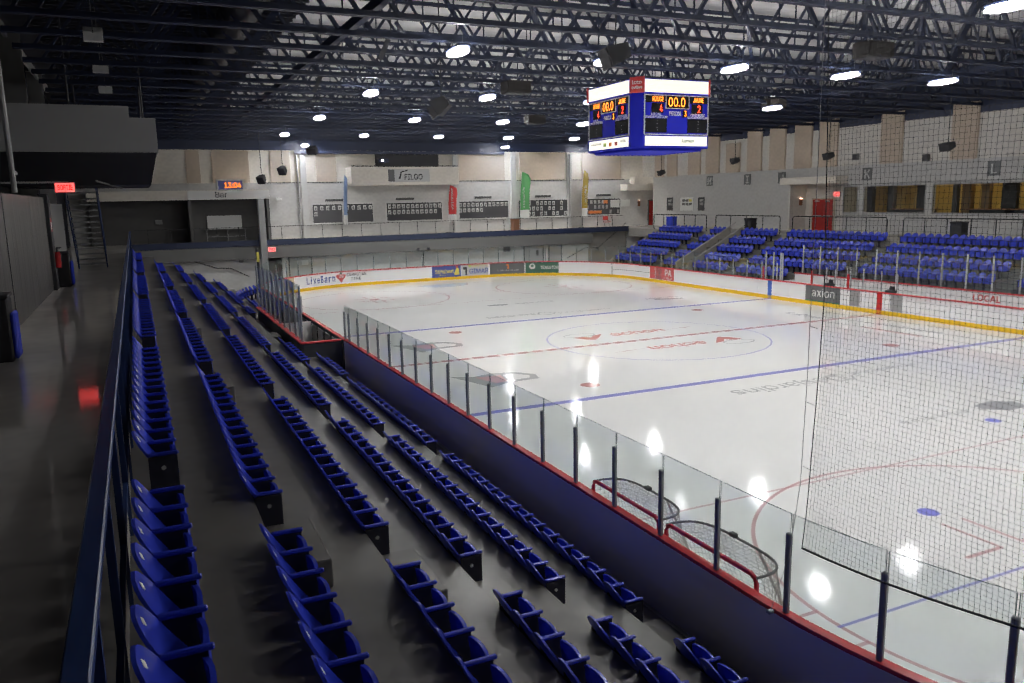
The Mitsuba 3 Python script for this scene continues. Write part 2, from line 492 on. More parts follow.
wr = struct('wall_right', cat(box(23, 23.3, 16.6, 33.3, ZC, 7.55), box(23, 23.3, -34, 12.0, ZC, 4.55), box(23, 23.3, -34, 12.0, 6.22, 7.55), box(23, 23.3, 11.85, 12.0, 4.5, 6.3), box(23, 23.3, 10.2, 10.65, 4.5, 6.3),
                            box(23, 23.3, 5.3, 5.72, 4.5, 6.3), box(23, 23.3, -34, -0.6, 4.5, 6.3), box(23, 23.3, 12.0, 16.6, 6.5, 7.55)), 'greywall_mat', 'grey side wall across the ice')
put('upper_band', box(23, 23.3, -34, 35, 7.55, 10.0), 'rightcream_mat', wr, label='cream upper wall')
put('top_band', box(23, 23.3, -34, 35, 10.0, 13.2), 'navy_mat', wr, label='navy blue strip under the roof')
for i, (y0, y1) in enumerate(((28.2, 26.65), (25.9, 24.3), (23.45, 21.9), (21.05, 19.55), (18.7, 17.15), (16.25, 14.7), (14.0, 12.45), (9.05, 7.5), (4.25, 2.7), (-0.6, -2.15), (-5.5, -7.05), (-10.3, -11.85))):
    put('acoustic_panel', box(22.86, 23, y1, y0, 7.55, 9.75 if i == 2 else 10.6), 'beige_mat', wr, label='beige vertical wall panel')
for y0, y1 in ((29.8, 31.2), (31.7, 33.0)):
    put('acoustic_panel', box(22.9, 23, y0, y1, 7.5, 9.7), 'beige_mat', wr)
put('window_ledge', box(22.9, 23.05, -34, 12.0, 6.3, 6.36), 'grey_mat', wr)
# recessed door bay across the ice
struct('wall_bay', cat(box(24.5, 24.7, 11.9, 16.8, ZC, 6.6), box(23, 24.6, 16.6, 16.75, ZC, 6.6), box(23, 24.6, 11.85, 12.0, ZC, 6.6), box(23, 24.6, 11.9, 16.8, 6.5, 6.6)), 'rightcream_mat', 'recessed entrance bay with red doors')
struct('wall_corner', cat(box(25.0, 25.2, 33.3, 35, ZC, 7.0), box(23, 25.2, 33.2, 33.35, ZC, 7.0)), 'rightcream_mat', 'recessed corner entrance at the far end')
struct('wall_corner_top', box(23, 23.3, 33.3, 35, 7.0, 13.0), 'cream_mat', 'cream wall above the corner entrance')
# lower wall at the far end under the concourse
struct('wall_under', cat(box(-19.6, -11.5, 31.0, 31.2, -0.05, 2.95), box(-10.1, 20, 31.0, 31.2, -0.05, 2.95), box(-11.6, -10.0, 31, 31.2, 2.35, 2.95)), 'underwall_mat', 'grey block wall under the far concourse')
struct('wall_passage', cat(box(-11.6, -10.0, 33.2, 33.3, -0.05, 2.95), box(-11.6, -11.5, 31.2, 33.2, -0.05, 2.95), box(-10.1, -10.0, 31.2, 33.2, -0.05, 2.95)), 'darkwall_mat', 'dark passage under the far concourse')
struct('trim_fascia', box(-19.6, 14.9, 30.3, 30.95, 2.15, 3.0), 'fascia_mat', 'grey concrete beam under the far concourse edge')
struct('wall_stair', box(14.9, 18.5, 30.75, 31.0, -0.05, 3.0), 'concrete_mat', 'pale concrete wall beside the far corner stair')
edge = thing('concourse_curb', 'long blue steel curb along the far concourse edge', 'curb')
put('plate', box(-19.6, 18.4, 30.25, 30.4, 3.02, 3.42), 'bluesteel_mat', edge)

# roof
gx, gy = np.meshgrid(np.linspace(-13.6, 23.2, 120), np.linspace(-34, 35.3, 231), indexing='ij')
P = np.stack([gx, gy, 12.75 - 0.16 * np.abs(np.sin(gy * math.pi / 1.2)) - 0.22 * (meshkit.fbm(np.stack([gx * 0.7, gy * 1.3, gx * 0], -1), 3) - 0.5)], -1)
struct('ceiling', grid(P), 'foil_mat', 'silver foil insulation quilts under the roof', True)
struct('ceiling_deck', cat(box(-23.6, -13.5, -34, 36, 12.4, 12.6), box(-23.6, 27, -34.4, 36, 13.2, 13.4)), 'deck_mat', 'dark roof deck over the near stand')
put('corrugation', cat(*[box(-22, -13.5, y, y + 0.12, 12.28, 12.4) for y in np.arange(-14, 34, 0.6)]), 'deck_mat', 'ceiling_deck', kind='stuff')

# ------------------------------------------------------------------ roof trusses
TY = [-16.55 + 2.4 * k for k in range(22)]
ZB, ZT = 10.35, 12.45
first_web = {}


def bars(L):
    return cat(*[bar(*b) for b in L])


chord_b = mikit.ply(cat(box(-22, 23, -0.11, -0.02, 0, 0.05), box(-22, 23, 0.02, 0.11, 0, 0.05), box(-22, 23, -0.035, -0.02, 0.05, 0.15), box(-22, 23, 0.02, 0.035, 0.05, 0.15)), 'truss_mat')
chord_t = mikit.ply(box(-22, 23, -0.06, 0.06, 0, 0.12), 'truss_mat')
webs = []
px = 2.9
nodes = np.arange(-21.5, 23.1, px)
for i in range(len(nodes) - 1):
    a, b = nodes[i], nodes[i + 1]
    mid = (a + b) / 2
    thick = 0.11 if i % 4 in (1, 2) else 0.07
    webs.append(((a, 0, 0.06), (mid, 0, ZT - ZB + 0.05), thick))
    webs.append(((mid, 0, ZT - ZB + 0.05), (b, 0, 0.06), thick))
    webs.append(((mid, 0, 0.1), (mid, 0, ZT - ZB), 0.035))
web_ply = [mikit.ply(bar(*w), 'truss_mat') for w in webs]
web_all = mikit.ply(bars(webs), 'truss_mat')
for i, y in enumerate(TY):
    t = thing('roof_truss', f'dark blue steel roof truss spanning the rink, {ORD[i]} in order from the near end', 'roof truss', 'roof trusses')
    again(chord_b, t, 'bottom_chord', T().translate([0, y, ZB]))
    again(chord_t, t, 'top_chord', T().translate([0, y, ZT]))
    if 3 <= i <= 7:
        for w in web_ply:
            again(w, t, 'web_member', T().translate([0, y, ZB]))
    else:
        k = again(web_all, t, 'web', T().translate([0, y, ZB]))
        labels[k] = {'kind': 'stuff'}
t = thing('roof_bracing', 'thick crossed steel bracing between the roof trusses', 'bracing')
for x in (-9.0, -1.0, 7.0, 15.0):
    for j in range(0, 20, 2):
        y = TY[j]
        put('brace', bar((x - 0.9, y, ZT - 0.1), (x + 1.6, y + 2.4, ZB + 0.2), 0.11), 'truss_mat', t)
for x in (-13.3, 13.0):
    put('tie_beam', box(x - 0.1, x + 0.1, -30, 35, ZB + 0.25, ZB + 0.5), 'truss_mat', t)

bb = thing('roof_beam', 'straight blue steel beam along the top of the far wall', 'beam')
put('beam', box(-8.1, 9.0, 34.6, 34.85, 9.5, 9.72), 'bluesteel_mat', bb)
du = thing('air_duct', 'fat dark round air duct running along the roof over the near stand', 'duct')
put('duct', tube([[-15.9, y, 11.55] for y in np.linspace(-33, 34, 30)], 0.55, 20), 'duct_mat', du, True)
for y in np.arange(-30, 34, 4.8):
    put('collar', tube([[-15.9, y, 11.55], [-15.9, y + 0.08, 11.55]], 0.57, 20), 'duct_mat', du)

# ------------------------------------------------------------------ ceiling lamps
lens_n = trimesh.creation.icosphere(3)
lv = np.array(lens_n.vertices) * [0.27, 0.64, 0.095]
lens_ply = mikit.ply((lv, np.array(lens_n.faces)), 'white_mat', True)
house_ply = mikit.ply(rounded(-0.18, 0.18, -0.56, 0.56, 0.07, 0.17, 0.03), 'navy_mat')
hang_ply = mikit.ply(cyl([0, -0.4, 0.2], [0, -0.4, 0.42], 0.012), 'darkgrey_mat')
hang_ply1 = mikit.ply(cyl([0, 0.4, 0.2], [0, 0.4, 0.42], 0.012), 'darkgrey_mat')
LAMPS = [(x, y, f'bright ceiling light, {ORD[i]} from the left, {ORD[j]} row from the near end') for j, y in enumerate(LAMP_Y) for i, x in enumerate(LAMP_X)]
LAMPS += [(-7.5, 33.5, 'bright ceiling light close to the far wall, left of the balcony front'), (8.6, 33.5, 'bright ceiling light close to the far wall, right of the balcony front'), (16.9, 33.5, 'added unseen ceiling light close to the far wall, behind the scoreboard')]  # the last lamp is unseen, added to brighten the cream wall
for x, y, lab in LAMPS:
    k = thing('ceiling_light', lab, 'ceiling light', 'ceiling lights under the trusses')
    M = T().translate([x, y, LAMP_Z])
    kk = again(lens_ply, k, 'lens', M)
    scene[kk]['emitter'] = glow(LENS, LENS, LENS * 0.98)
    again(house_ply, k, 'housing', M)
    again(hang_ply, k, 'hanger', M)
    again(hang_ply1, k, 'hanger', M)
    wash = y > 30
    scene[k + '__beam'] = {'type': 'spot', 'to_world': T().look_at(origin=[x, y, LAMP_Z - 0.2], target=[x, y + (2.4 if wash else 0), 6.0 if wash else 0], up=[0, 1, 0]), 'intensity': COL(*((165.0, 160.0, 148.0) if wash else (SPOT, SPOT, SPOT * 0.985))), 'cutoff_angle': 76.0, 'beam_width': 24.0}
for i, y in enumerate((-2.75, 2.65, 7.75)):
    k = thing('panel_light', f'unlit square white ceiling panel light over the near walkway, {ORD[i]} from the near end', 'panel light', 'unlit panel lights')
    put('panel', obox([-19.85, y, 10.3], X, [0, 0.62, 0.78], [0, -0.78, 0.62], 0.46, 0.5, 0.06), 'white_mat', k)
    put('hanger', cyl([-19.85, y, 10.27], [-19.85, y, 12.4], 0.012), 'darkgrey_mat', k)

# ------------------------------------------------------------------ dasher boards
db = thing('dasher_boards', 'white rink boards with red cap rail, yellow kick plate and glass, all around the ice', 'rink boards')
s, i = 0.0, 0
while s < PER - 0.05:
    e = min(s + 2.44, PER)
    put('board_panel', ribbon(s, e - 0.01, -0.0, 0.03, 0.2, 1.04), 'boardwhite_mat', db)
    put('kick_plate', ribbon(s, e - 0.004, -0.012, 0.03, 0.0, 0.2), 'yellow_mat', db, label='yellow kick plate')
    s = e
end_near = S_RIGHT0
put('cap_rail', ribbon(0, PER, -0.075, 0.06, 1.04, 1.09), 'capred_mat', db, label='red cap rail')
put('cladding', ribbon(0, end_near, 0.032, 0.05, -0.05, 1.04), 'cladding_mat', db, label='pale outer cladding, tinted warm to make up for light')
put('cladding', ribbon(S_LEFT0 - 8, PER, 0.032, 0.05, -0.05, 1.04), 'charcoal_mat', db, label='dark inner panel at the benches')
put('cladding', ribbon(end_near, S_LEFT0 - 8, 0.032, 0.05, -0.05, 1.04), 'lightgrey_mat', db)


def has_glass(s):
    p, _ = rink(s)
    if p[0] > 12.9 and -7.2 < p[1] < 6.6:
        return False
    if p[0] < -12.9 and 0.5 < p[1] < 11.4:
        return False
    return True


post_ply = mikit.ply(rounded(-0.028, 0.028, -0.035, 0.035, 1.085, 2.06, 0.012), 'post_shaded_mat')
post_far = mikit.ply(rounded(-0.03, 0.03, -0.035, 0.035, 1.085, 2.04, 0.012), 'alu_mat')
# first near post stands at y = -19.70 + 1.22 k
s0 = Y0 + 19.68 - 1.22 * 16
S_list = [0.0] + [s0 + 1.22 * k for k in range(18)]
while S_list[-1] + 1.18 < PER:
    S_list.append(S_list[-1] + (1.18 if S_list[-1] < S_RIGHT0 - 9 else 1.22))
for a, b in zip(S_list, S_list[1:] + [PER]):
    p, nn = rink(a)
    ang = math.degrees(math.atan2(nn[1], nn[0]))
    q = p + nn * 0.01
    if has_glass(a):
        again(post_ply if a < S_RIGHT0 - 20 else post_far, db, 'glass_post', T().translate([q[0], q[1], 0]).rotate([0, 0, 1], ang))
    m = (a + b) / 2
    if has_glass(m) and b - a > 0.3:
        n = 2 if abs(rink(a)[1] @ rink(b)[1]) > 0.9999 else 5
        ss = np.linspace(a + 0.012, b - 0.012, n)
        Pg = np.array([[[*(rink(t_)[0] + rink(t_)[1] * 0.045), z] for z in (1.09, 2.28)] for t_ in ss])
        k = put('glass_pane', grid(Pg), 'pane_mat', db)
        pts = [Pg[0, 0], Pg[0, 1], *Pg[1:-1, 1], Pg[-1, 1], Pg[-1, 0]]
        put('pane_edge', tube(pts, 0.005, 4), 'glassedge_mat', k)

# board markings and adverts (real thin panels on the boards)
YM = 0.008


def side_ad(name, y0, y1, z0, z1, m, label=None):
    return put(name, box(RW - 0.012, RW + 0.0, y1, y0, z0, z1), m, db, label=label)


def end_ad(name, x0, x1, z0, z1, m, label=None):
    return put(name, box(x0, x1, RL - 0.012, RL, z0, z1), m, db, label=label)


def side_txt(name, s, h, y, z, m, **kw):
    return put(name, text(s, h, [RW - 0.012, y, z], -Y, Z, **kw), m, db)


def end_txt(name, s, h, x, z, m, **kw):
    return put(name, text(s, h, [x, RL - 0.012, z], X, Z, **kw), m, db)


for y in (YB, -YB):
    side_ad('blue_line_mark', y + 0.15, y - 0.15, 0.0, 1.04, 'markblue_mat', 'blue line mark on the boards')
side_ad('centre_line_mark', 0.15, -0.15, 0.0, 1.04, 'red_mat', 'red centre line mark on the boards')
side_ad('advert_panel', 4.75, 2.42, 0.27, 1.04, 'adgrey_mat', 'dark grey advert with white lettering')
side_ad('advert_stripe', 4.75, 2.42, 0.2, 0.27, 'adgreen_mat')
side_txt('advert_lettering', 'axion', 0.44, 3.55, 0.47, 'white_mat', squeeze=1.55)
side_ad('gate', 1.80, 1.18, 0.24, 1.02, 'grey_mat', 'grey penalty box gate')
side_ad('gate', -0.62, -1.27, 0.24, 1.02, 'grey_mat', 'grey penalty box gate')
side_ad('advert_panel', 19.2, 16.45, 0.24, 1.04, 'adred_mat', 'red advert panel around an open gate')
side_txt('advert_lettering', 'PA', 0.42, 17.1, 0.52, 'white_mat', bold=True)
put('advert_lettering', scrawl(0.95, 0.14, [RW - 0.012, 17.1, 0.3], -Y, Z, 1), 'white_mat', db)
side_ad('gate', 18.5, 17.85, 0.24, 1.04, 'darkgrey_mat', 'dark open gate')
side_ad('gate_post', 18.62, 18.5, 0.24, 1.04, 'white_mat')
end_ad('advert_panel', -3.9, 0.3, 0.22, 1.02, 'boardwhite_mat')
end_ad('advert_panel', 0.33, 2.62, 0.2, 1.03, 'adblue_mat', 'blue advert with yellow lettering')
end_txt('advert_lettering', 'StHubert', 0.27, 1.3, 0.5, 'adyellow_mat', bold=True, squeeze=1.5)
put('advert_lettering', scrawl(0.7, 0.09, [1.25, RL - 0.012, 0.33], X, Z, 2), 'adyellow_mat', db)
put('advert_emblem', extr([(0, 0), (0.42, 0), (0.40, 0.45), (0.22, 0.55), (0.06, 0.3)], X, Z, -Y, [2.08, RL - 0.012, 0.33], 0.004), 'adyellow_mat', db)
put('advert_emblem', extr([(0, 0), (0.22, 0), (0.2, 0.14), (0.04, 0.16)], X, Z, -Y, [2.2, RL - 0.012, 0.85], 0.004), 'adred_mat', db)
end_ad('advert_panel', 2.66, 4.98, 0.2, 1.03, 'lightgrey_mat', 'pale advert with dark lettering and a yellow band')
end_ad('advert_band', 3.2, 4.95, 0.84, 1.0, 'adyellow_mat')
put('advert_emblem', extr([(0, 0), (0.14, 0), (0.14, 0.6), (-0.18, 0.6), (-0.18, 0.42), (0, 0.42)], X, Z, -Y, [2.98, RL - 0.012, 0.28], 0.004), 'charcoal_mat', db)
put('advert_emblem', extr([(0, 0.16), (0.28, 0.16), (0.14, 0)], X, Z, -Y, [3.2, RL - 0.016, 0.83], 0.004), 'adlime_mat', db)
end_txt('advert_lettering', 'GIMAR', 0.36, 4.08, 0.36, 'adblue_mat', bold=True, squeeze=1.6)
s1, s2, s3 = s_top(4.42), s_top(4.42) - 2.9, s_top(4.42) - 5.8


def curve_ad(name, sa, sb, z0, z1, m, label=None):
    return put(name, ribbon(sa, sb, -0.012, 0.0, z0, z1, 0.25), m, db, label=label)


curve_ad('advert_panel', s_top(4.98) - 2.75, s_top(5.0), 0.2, 1.03, 'adgrey_mat', 'dark grey advert with a small orange emblem')
curve_ad('advert_panel', s_top(4.98) - 5.4, s_top(5.0) - 2.8, 0.2, 1.03, 'adgreen_mat', 'dark green advert with white lettering')


def on_curve(sc, z, off=-0.013):
    p, nn = rink(sc)
    q = p - nn * off
    R = np.array([-nn[1], nn[0], 0.0])
    R = np.cross(Z, np.array([nn[0], nn[1], 0.0]))
    return np.array([q[0], q[1], z]), -R if np.dot(np.cross(R, Z), [nn[0], nn[1], 0]) < 0 else R


o, R = on_curve(s_top(4.98) - 1.45, 0.42, -0.05)
put('advert_lettering', scrawl(1.7, 0.11, o, R, Z, 3, 0.01), 'lightgrey_mat', db)
put('advert_emblem', extr([(-0.08, 0), (0.1, 0.02), (0.06, 0.36), (-0.06, 0.4), (-0.16, 0.3), (-0.03, 0.2)], R, Z, np.cross(R, Z), o + [0, 0, 0.15], 0.01), 'orange_mat', db)
o, R = on_curve(s_top(4.98) - 4.75, 0.5, -0.06)
put('advert_lettering', text('BEAUSTORE', 0.24, o, R, Z, depth=0.01, bold=True, squeeze=1.5), 'white_mat', db)
o, R = on_curve(s_top(4.98) - 3.35, 0.45, -0.06)
put('advert_emblem', extr([(0.24 * math.cos(a), 0.26 + 0.22 * math.sin(a)) for a in np.linspace(0, 2 * math.pi, 14)[:-1]], R, Z, np.cross(R, Z), o, 0.01), 'white_mat', db)
put('advert_emblem', extr([(0.12 * math.cos(a), 0.3 + 0.1 * math.sin(a)) for a in np.linspace(0, 2 * math.pi, 12)[:-1]], R, Z, np.cross(R, Z), o + np.cross(R, Z) * 0.01, 0.006), 'adgreen_mat', db)
# far left corner adverts (curved boards)
sL = s_top(-4.42)
for (sc, st, h, m, sq, z) in ((sL + 3.8, 'LiveBarn', 0.46, 'adblue_mat', 2.5, 0.42), (sL + 0.95, 'CANADIAN', 0.19, 'charcoal_mat', 1.5, 0.72), (sL + 1.0, 'TIRE', 0.20, 'charcoal_mat', 0.8, 0.42)):
    # letters set one by one so that they follow the curved boards
    w = sq / len(st)
    for ci, ch in enumerate(st):
        o, R = on_curve(sc + sq / 2 - w * (ci + 0.5), z, -0.004)
        put('advert_lettering', text(ch, h, o, R, Z, depth=0.008, bold=True, squeeze=w * (0.4 if ch in 'iI' else 0.8)), m, db)
o, R = on_curve(sL + 2.12, 0.3, -0.004)
put('advert_emblem', extr([(0, 0), (0.42, 0.5), (0.3, 0.58), (-0.3, 0.58), (-0.42, 0.5)], R, Z, np.cross(R, Z), o, 0.008), 'adred_mat', db, label='red triangle emblem')
put('advert_emblem', extr([(0, 0.56), (0.12, 0.66), (0, 0.74), (-0.12, 0.66)], R, Z, np.cross(R, Z), o + np.cross(R, Z) * 0.008, 0.006), 'adgreen_mat', db)
put('advert_lettering', text('TIRE', 0.16, o + np.cross(R, Z) * 0.01 + Z * 0.34, R, Z, bold=True, squeeze=0.4), 'white_mat', db)
curve_ad('advert_panel', sL + 6.2, sL + 7.6, 0.2, 1.03, 'adtan_mat', 'tan advert at the far left corner')
# seam of the far gate
curve_ad('gate_seam', s_top(4.98) - 9.9, s_top(4.98) - 9.85, 0.2, 1.04, 'darkgrey_mat')
curve_ad('scuff_line', s_top(4.98) - 16.5, s_top(4.98) - 9.9, 0.58, 0.61, 'grey_mat')

# ------------------------------------------------------------------ ice lettering (flat print, thin under the ice film)
ZI = 0.0012


def ice_poly(pts, m, name='ice_print'):
    return put(name, extr(pts, X, Y, Z, [0, 0, 0.0002], 0.001), m, k_ice)


def ice_text(s, h, o, R, U, m, **kw):
    return put('ice_lettering', text(s, h, [o[0], o[1], 0.0002], R, U, depth=0.001, **kw), m, k_ice)


for sgn in (1, -1):
    R, U = sgn * X, sgn * Y
    base = np.array([-2.95 * sgn, 1.15 * sgn])

    def loc(pts):
        return [tuple(base + sgn * np.array(p)) for p in pts]
    ice_poly(loc([(0.0, 0.75), (0.5, 0.72), (0.72, 0.42), (1.05, 0.82), (1.55, 0.95), (0.95, 0.22), (0.62, -0.12), (0.3, 0.12)]), 'ice_red')
    ice_text('achon', 0.68, base + sgn * np.array([1.75, 0.3]), R, U, 'ice_red', align='l', squeeze=2.7, bold=True)
    ice_poly(loc([(4.3, 0.42), (5.6, 0.62), (6.2, 0.62), (5.2, 0.52)]), 'ice_redpale')
    th = np.linspace(0, 2 * math.pi, 25)[:-1]
    ring = np.array([(0.55 + 0.72 * math.cos(a), 1.15 + 0.36 * math.sin(a)) for a in th])
    v, f = tube(np.c_[[(*q, 0) for q in loc(ring)]], 0.03, 4, True)
    v[:, 2] = np.where(v[:, 2] > 0, ZI, 0.0002)
    put('ice_print', (v, f), 'ice_grey', k_ice)
# logos beside the near boards
for yc, sgn in ((-3.75, 1), (3.1, 1)):
    def lp(pts):
        return [(-8.95 + a, yc + b) for a, b in pts]
    ice_poly(lp([(-1.25, 1.15), (-0.6, -0.95), (0.1, -0.62), (1.3, -0.5), (1.45, 0.1), (1.0, 0.75), (0.2, 0.95), (-0.6, 0.75)]), 'ice_grey')
    put('ice_print', extr(lp([(-0.55, 0.6), (-0.25, -0.5), (0.2, -0.35), (0.35, 0.55)]), X, Y, Z, [0, 0, 0.0013], 0.0006), 'ice_redpale', k_ice)
    put('ice_print', extr(lp([(0.42, 0.55), (0.3, -0.32), (1.05, -0.28), (1.22, 0.08), (0.85, 0.5)]), X, Y, Z, [0, 0, 0.0013], 0.0006), 'ice_white', k_ice)
# grey lettering along the blue lines
ice_text('Desjardins', 0.62, (-1.35, -8.75), -X, -Y, 'ice_grey', squeeze=4.4)
put('ice_lettering', scrawl(3.1, 0.36, [3.0, -8.65, 0.0002], -X, -Y, 4, 0.001), 'ice_dark', k_ice)
ice_text('Desjardins', 0.5, (-2.4, 9.0), X, Y, 'ice_grey', squeeze=2.7)
put('ice_lettering', scrawl(3.3, 0.36, [1.8, 8.75, 0.0002], X, Y, 5, 0.001), 'ice_grey', k_ice)
for cx, cy in ((0.75, -9.0), (-0.45, 9.1)):
    ring = [(cx + 0.5 * math.cos(a), cy + 0.42 * math.sin(a), 0) for a in np.linspace(0, 2 * math.pi, 7)[:-1]]
    v, f = tube(ring, 0.05, 4, True)
    v[:, 2] = np.where(v[:, 2] > 0, ZI, 0.0002)
    put('ice_print', (v, f), 'ice_grey', k_ice)
ice_poly([(1.1, -13.3), (1.9, -13.2), (2.5, -13.55), (2.3, -14.05), (1.5, -14.1), (1.0, -13.7)], 'ice_dark')
put('ice_lettering', scrawl(2.6, 0.32, [-0.7, -13.7, 0.0002], X, Y, 6, 0.001), 'ice_grey', k_ice)
ice_poly([(-1.9, 13.25), (-0.7, 13.25), (-0.6, 13.75), (-1.8, 13.75)], 'ice_grey')
put('ice_lettering', scrawl(2.4, 0.4, [1.0, 13.3, 0.0002], X, Y, 7, 0.001), 'ice_grey', k_ice)
put('ice_lettering', scrawl(2.4, 0.45, [8.3, 11.0, 0.0002], X, Y, 8, 0.001), 'ice_dark', k_ice)
ice_poly([(7.3, 10.5), (9.1, 10.1), (9.2, 10.5), (7.5, 10.95)], 'ice_grey')
put('ice_lettering', scrawl(2.6, 0.6, [9.6, 1.4, 0.0002], -Y, X, 9, 0.001), 'ice_dark', k_ice)
put('ice_lettering', scrawl(3.0, 0.6, [10.4, -3.5, 0.0002], -Y, X, 10, 0.001), 'ice_dark', k_ice)
ice_poly([(9.2, -2.2), (9.45, -2.2), (9.45, -5.2), (9.2, -5.2)], 'ice_redpale')

# ------------------------------------------------------------------ players' bench
pb = thing('players_bench', 'fenced players bench box with glass back beside the near stand', 'players bench')
XB = -14.4
put('back_wall', box(XB - 0.06, XB, 0.45, 11.6, -0.05, 1.06), 'charcoal_mat', pb)
put('back_cap', box(XB - 0.12, XB + 0.06, 0.4, 11.6, 1.06, 1.11), 'capred_mat', pb, label='red cap on the bench wall')
put('return_wall', box(XB, -13.1, 0.4, 0.46, -0.05, 1.06), 'charcoal_mat', pb)
put('return_cap', box(XB - 0.06, -13.1, 0.36, 0.52, 1.06, 1.11), 'capred_mat', pb)
put('bench_floor', box(XB, -13.1, 0.46, 11.6, -0.05, 0.08), 'walk_mat', pb)
put('bench_seat', rounded(XB + 0.06, XB + 0.42, 0.9, 5.4, 0.5, 0.55, 0.01), 'lightgrey_mat', pb)
put('bench_seat', rounded(XB + 0.06, XB + 0.42, 6.2, 11.2, 0.5, 0.55, 0.01), 'lightgrey_mat', pb)
put('divider', box(XB, -13.1, 5.72, 5.78, 0.08, 1.06), 'boardwhite_mat', pb)
for y in np.linspace(0.6, 11.4, 10):
    put('glass_post', rounded(XB - 0.04, XB + 0.02, y - 0.035, y + 0.035, 1.11, 3.05, 0.01), 'post_shaded_mat', pb)
ys = np.linspace(0.6, 11.4, 10)
for a, b in zip(ys, ys[1:]):
    k = put('glass_pane', grid(np.array([[[XB + 0.03, y, z] for z in (1.11, 3.05)] for y in (a + 0.02, b - 0.02)])), 'pane_mat', pb)
    put('pane_edge', tube([[XB + 0.03, a, 3.05], [XB + 0.03, b, 3.05]], 0.008, 4), 'glassedge_mat', k)
put('end_post', rounded(-13.06, -12.98, 8.42, 8.56, 1.09, 1.85, 0.03), 'red_mat', pb, label='red padded post')
put('glass_post', rounded(-13.05, -12.99, 8.1, 8.16, 1.09, 1.85, 0.01), 'alu_mat', pb)
for y in (0.62, 1.0):
    put('glass_post', rounded(XB - 0.03, XB + 0.03, y - 0.03, y + 0.03, 1.11, 2.6, 0.01), 'alu_mat', pb)
for i, y in enumerate(np.arange(0.9, 11, 1.25)):
    put('door_panel', box(-13.125, -13.1, y, y + 0.95, 0.12, 1.0), 'darkgrey_mat' if i % 2 else 'grey_mat', pb)

# ------------------------------------------------------------------ penalty boxes across the ice
pn = thing('penalty_box', 'white penalty boxes and scorer bench behind the boards across the ice', 'penalty box')
XP = 14.14
for a in np.arange(-8.5, 6.7, 2.53):
    put('back_panel', box(XP, XP + 0.06, a + 0.006, min(a + 2.52, 6.8), 0.0, 1.42), 'boardwhite_mat', pn)
put('back_cap', box(XP - 0.06, XP + 0.1, -8.5, 6.8, 1.42, 1.46), 'capred_mat', pn)
for y in (6.8, 4.4, 2.0, -2.0, -8.5):
    put('divider', box(13.1, XP, y - 0.03, y + 0.03, 0.0, 1.06), 'boardwhite_mat', pn)
put('box_floor', box(13.1, XP, -8.5, 6.8, -0.05, 0.1), 'concrete_mat', pn)
for y in (4.4, 2.0):
    put('pad', rounded(12.95, 13.05, y - 0.06, y + 0.06, 1.09, 1.8, 0.03), 'red_mat', pn, label='red padded post')
put('pad', rounded(12.95, 13.05, 8.0, 8.12, 1.09, 1.78, 0.03), 'red_mat', pn)
for y in np.arange(-8.4, 6.9, 1.22):
    put('glass_post', rounded(XP, XP + 0.06, y - 0.035, y + 0.035, 1.46, 3.02, 0.01), 'alu_mat', pn)
    if y < 5.5:
        put('glass_pane', grid(np.array([[[XP + 0.03, yy, z] for z in (1.42, 3.05)] for yy in (y + 0.02, y + 1.2)])), 'pane_mat', pn)
for y in (7.9, 7.3, 6.75, 6.6):
    put('glass_post', rounded(13.0, 13.06, y - 0.04, y + 0.04, 1.09, 2.62, 0.01), 'alu_mat', pn)
for y, h in ((4.1, 1.95), (3.5, 1.9), (2.7, 2.0), (2.5, 1.95), (1.7, 2.05), (0.6, 2.0), (-0.3, 1.95)):
    put('rail_post', rounded(13.7, 13.75, y - 0.03, y + 0.03, 0.1, h, 0.01), 'alu_mat', pn)
put('scorer_table', rounded(13.25, 13.7, -1.9, 1.9, 0.98, 1.03, 0.01), 'lightgrey_mat', pn)
put('lettering', text('LOCAL', 0.27, [XP - 0.002, -4.55, 1.02], -Y, Z, depth=0.004, bold=True, squeeze=1.3), 'red_mat', pn)
for y in (3.6, -0.2):
    k = thing('timing_console', 'small dark timing console on the scorer side cap rail ' + ('near the dark grey advert' if y > 0 else 'near the red centre line mark'), 'console')
    put('body', rounded(13.3, 13.6, y - 0.25, y + 0.25, 1.03, 1.16, 0.03), 'charcoal_mat', k)
    put('screen', rounded(13.5, 13.56, y - 0.15, y + 0.15, 1.16, 1.34, 0.02), 'black_mat', k)

# ------------------------------------------------------------------ stadium seats
SP = 0.46
NU, NV = 9, 8


def back_shell():
    u = np.linspace(-1, 1, NU)
    z = np.array([0.40, 0.47, 0.54, 0.60, 0.66, 0.71, 0.755, 0.79, 0.815, 0.83])
    U, ZZ = np.meshgrid(u, z, indexing='ij')
    V = (ZZ - 0.40) / 0.43
    w = 0.222 * (1 - np.clip((ZZ - 0.56) / 0.285, 0, 1) ** 2.5) ** 0.55
    yy = U * w
    q = yy / 0.22
    xx = -0.06 + 0.22 * (1 - V) ** 1.12 + 0.04 * q ** 2 * (0.3 + 0.7 * (1 - V)) - 0.01 * np.sin(V * math.pi)
    P = np.stack([xx, yy, ZZ - 0.012 * U ** 2 * V], -1)
    return shell(P, np.array([-0.024, 0, 0]))


def pan_shell():
    u = np.linspace(-1, 1, NU)
    v = np.linspace(0, 1, 6)
    U, V = np.meshgrid(u, v, indexing='ij')
    zz = 0.37 + (0.615 - 0.02 * U ** 2 - 0.37) * V
    yy = U * 0.198 * (0.92 + 0.08 * V)
    xx = 0.265 - 0.02 * V + 0.024 * (1 - U ** 2) * (0.5 + 0.5 * V)
    return shell(np.stack([xx, yy, zz], -1), np.array([0.03, 0, 0.0]))


def arm_mesh(y):
    return rounded(0.035, 0.315, y - 0.022, y + 0.022, 0.615, 0.65, 0.01)


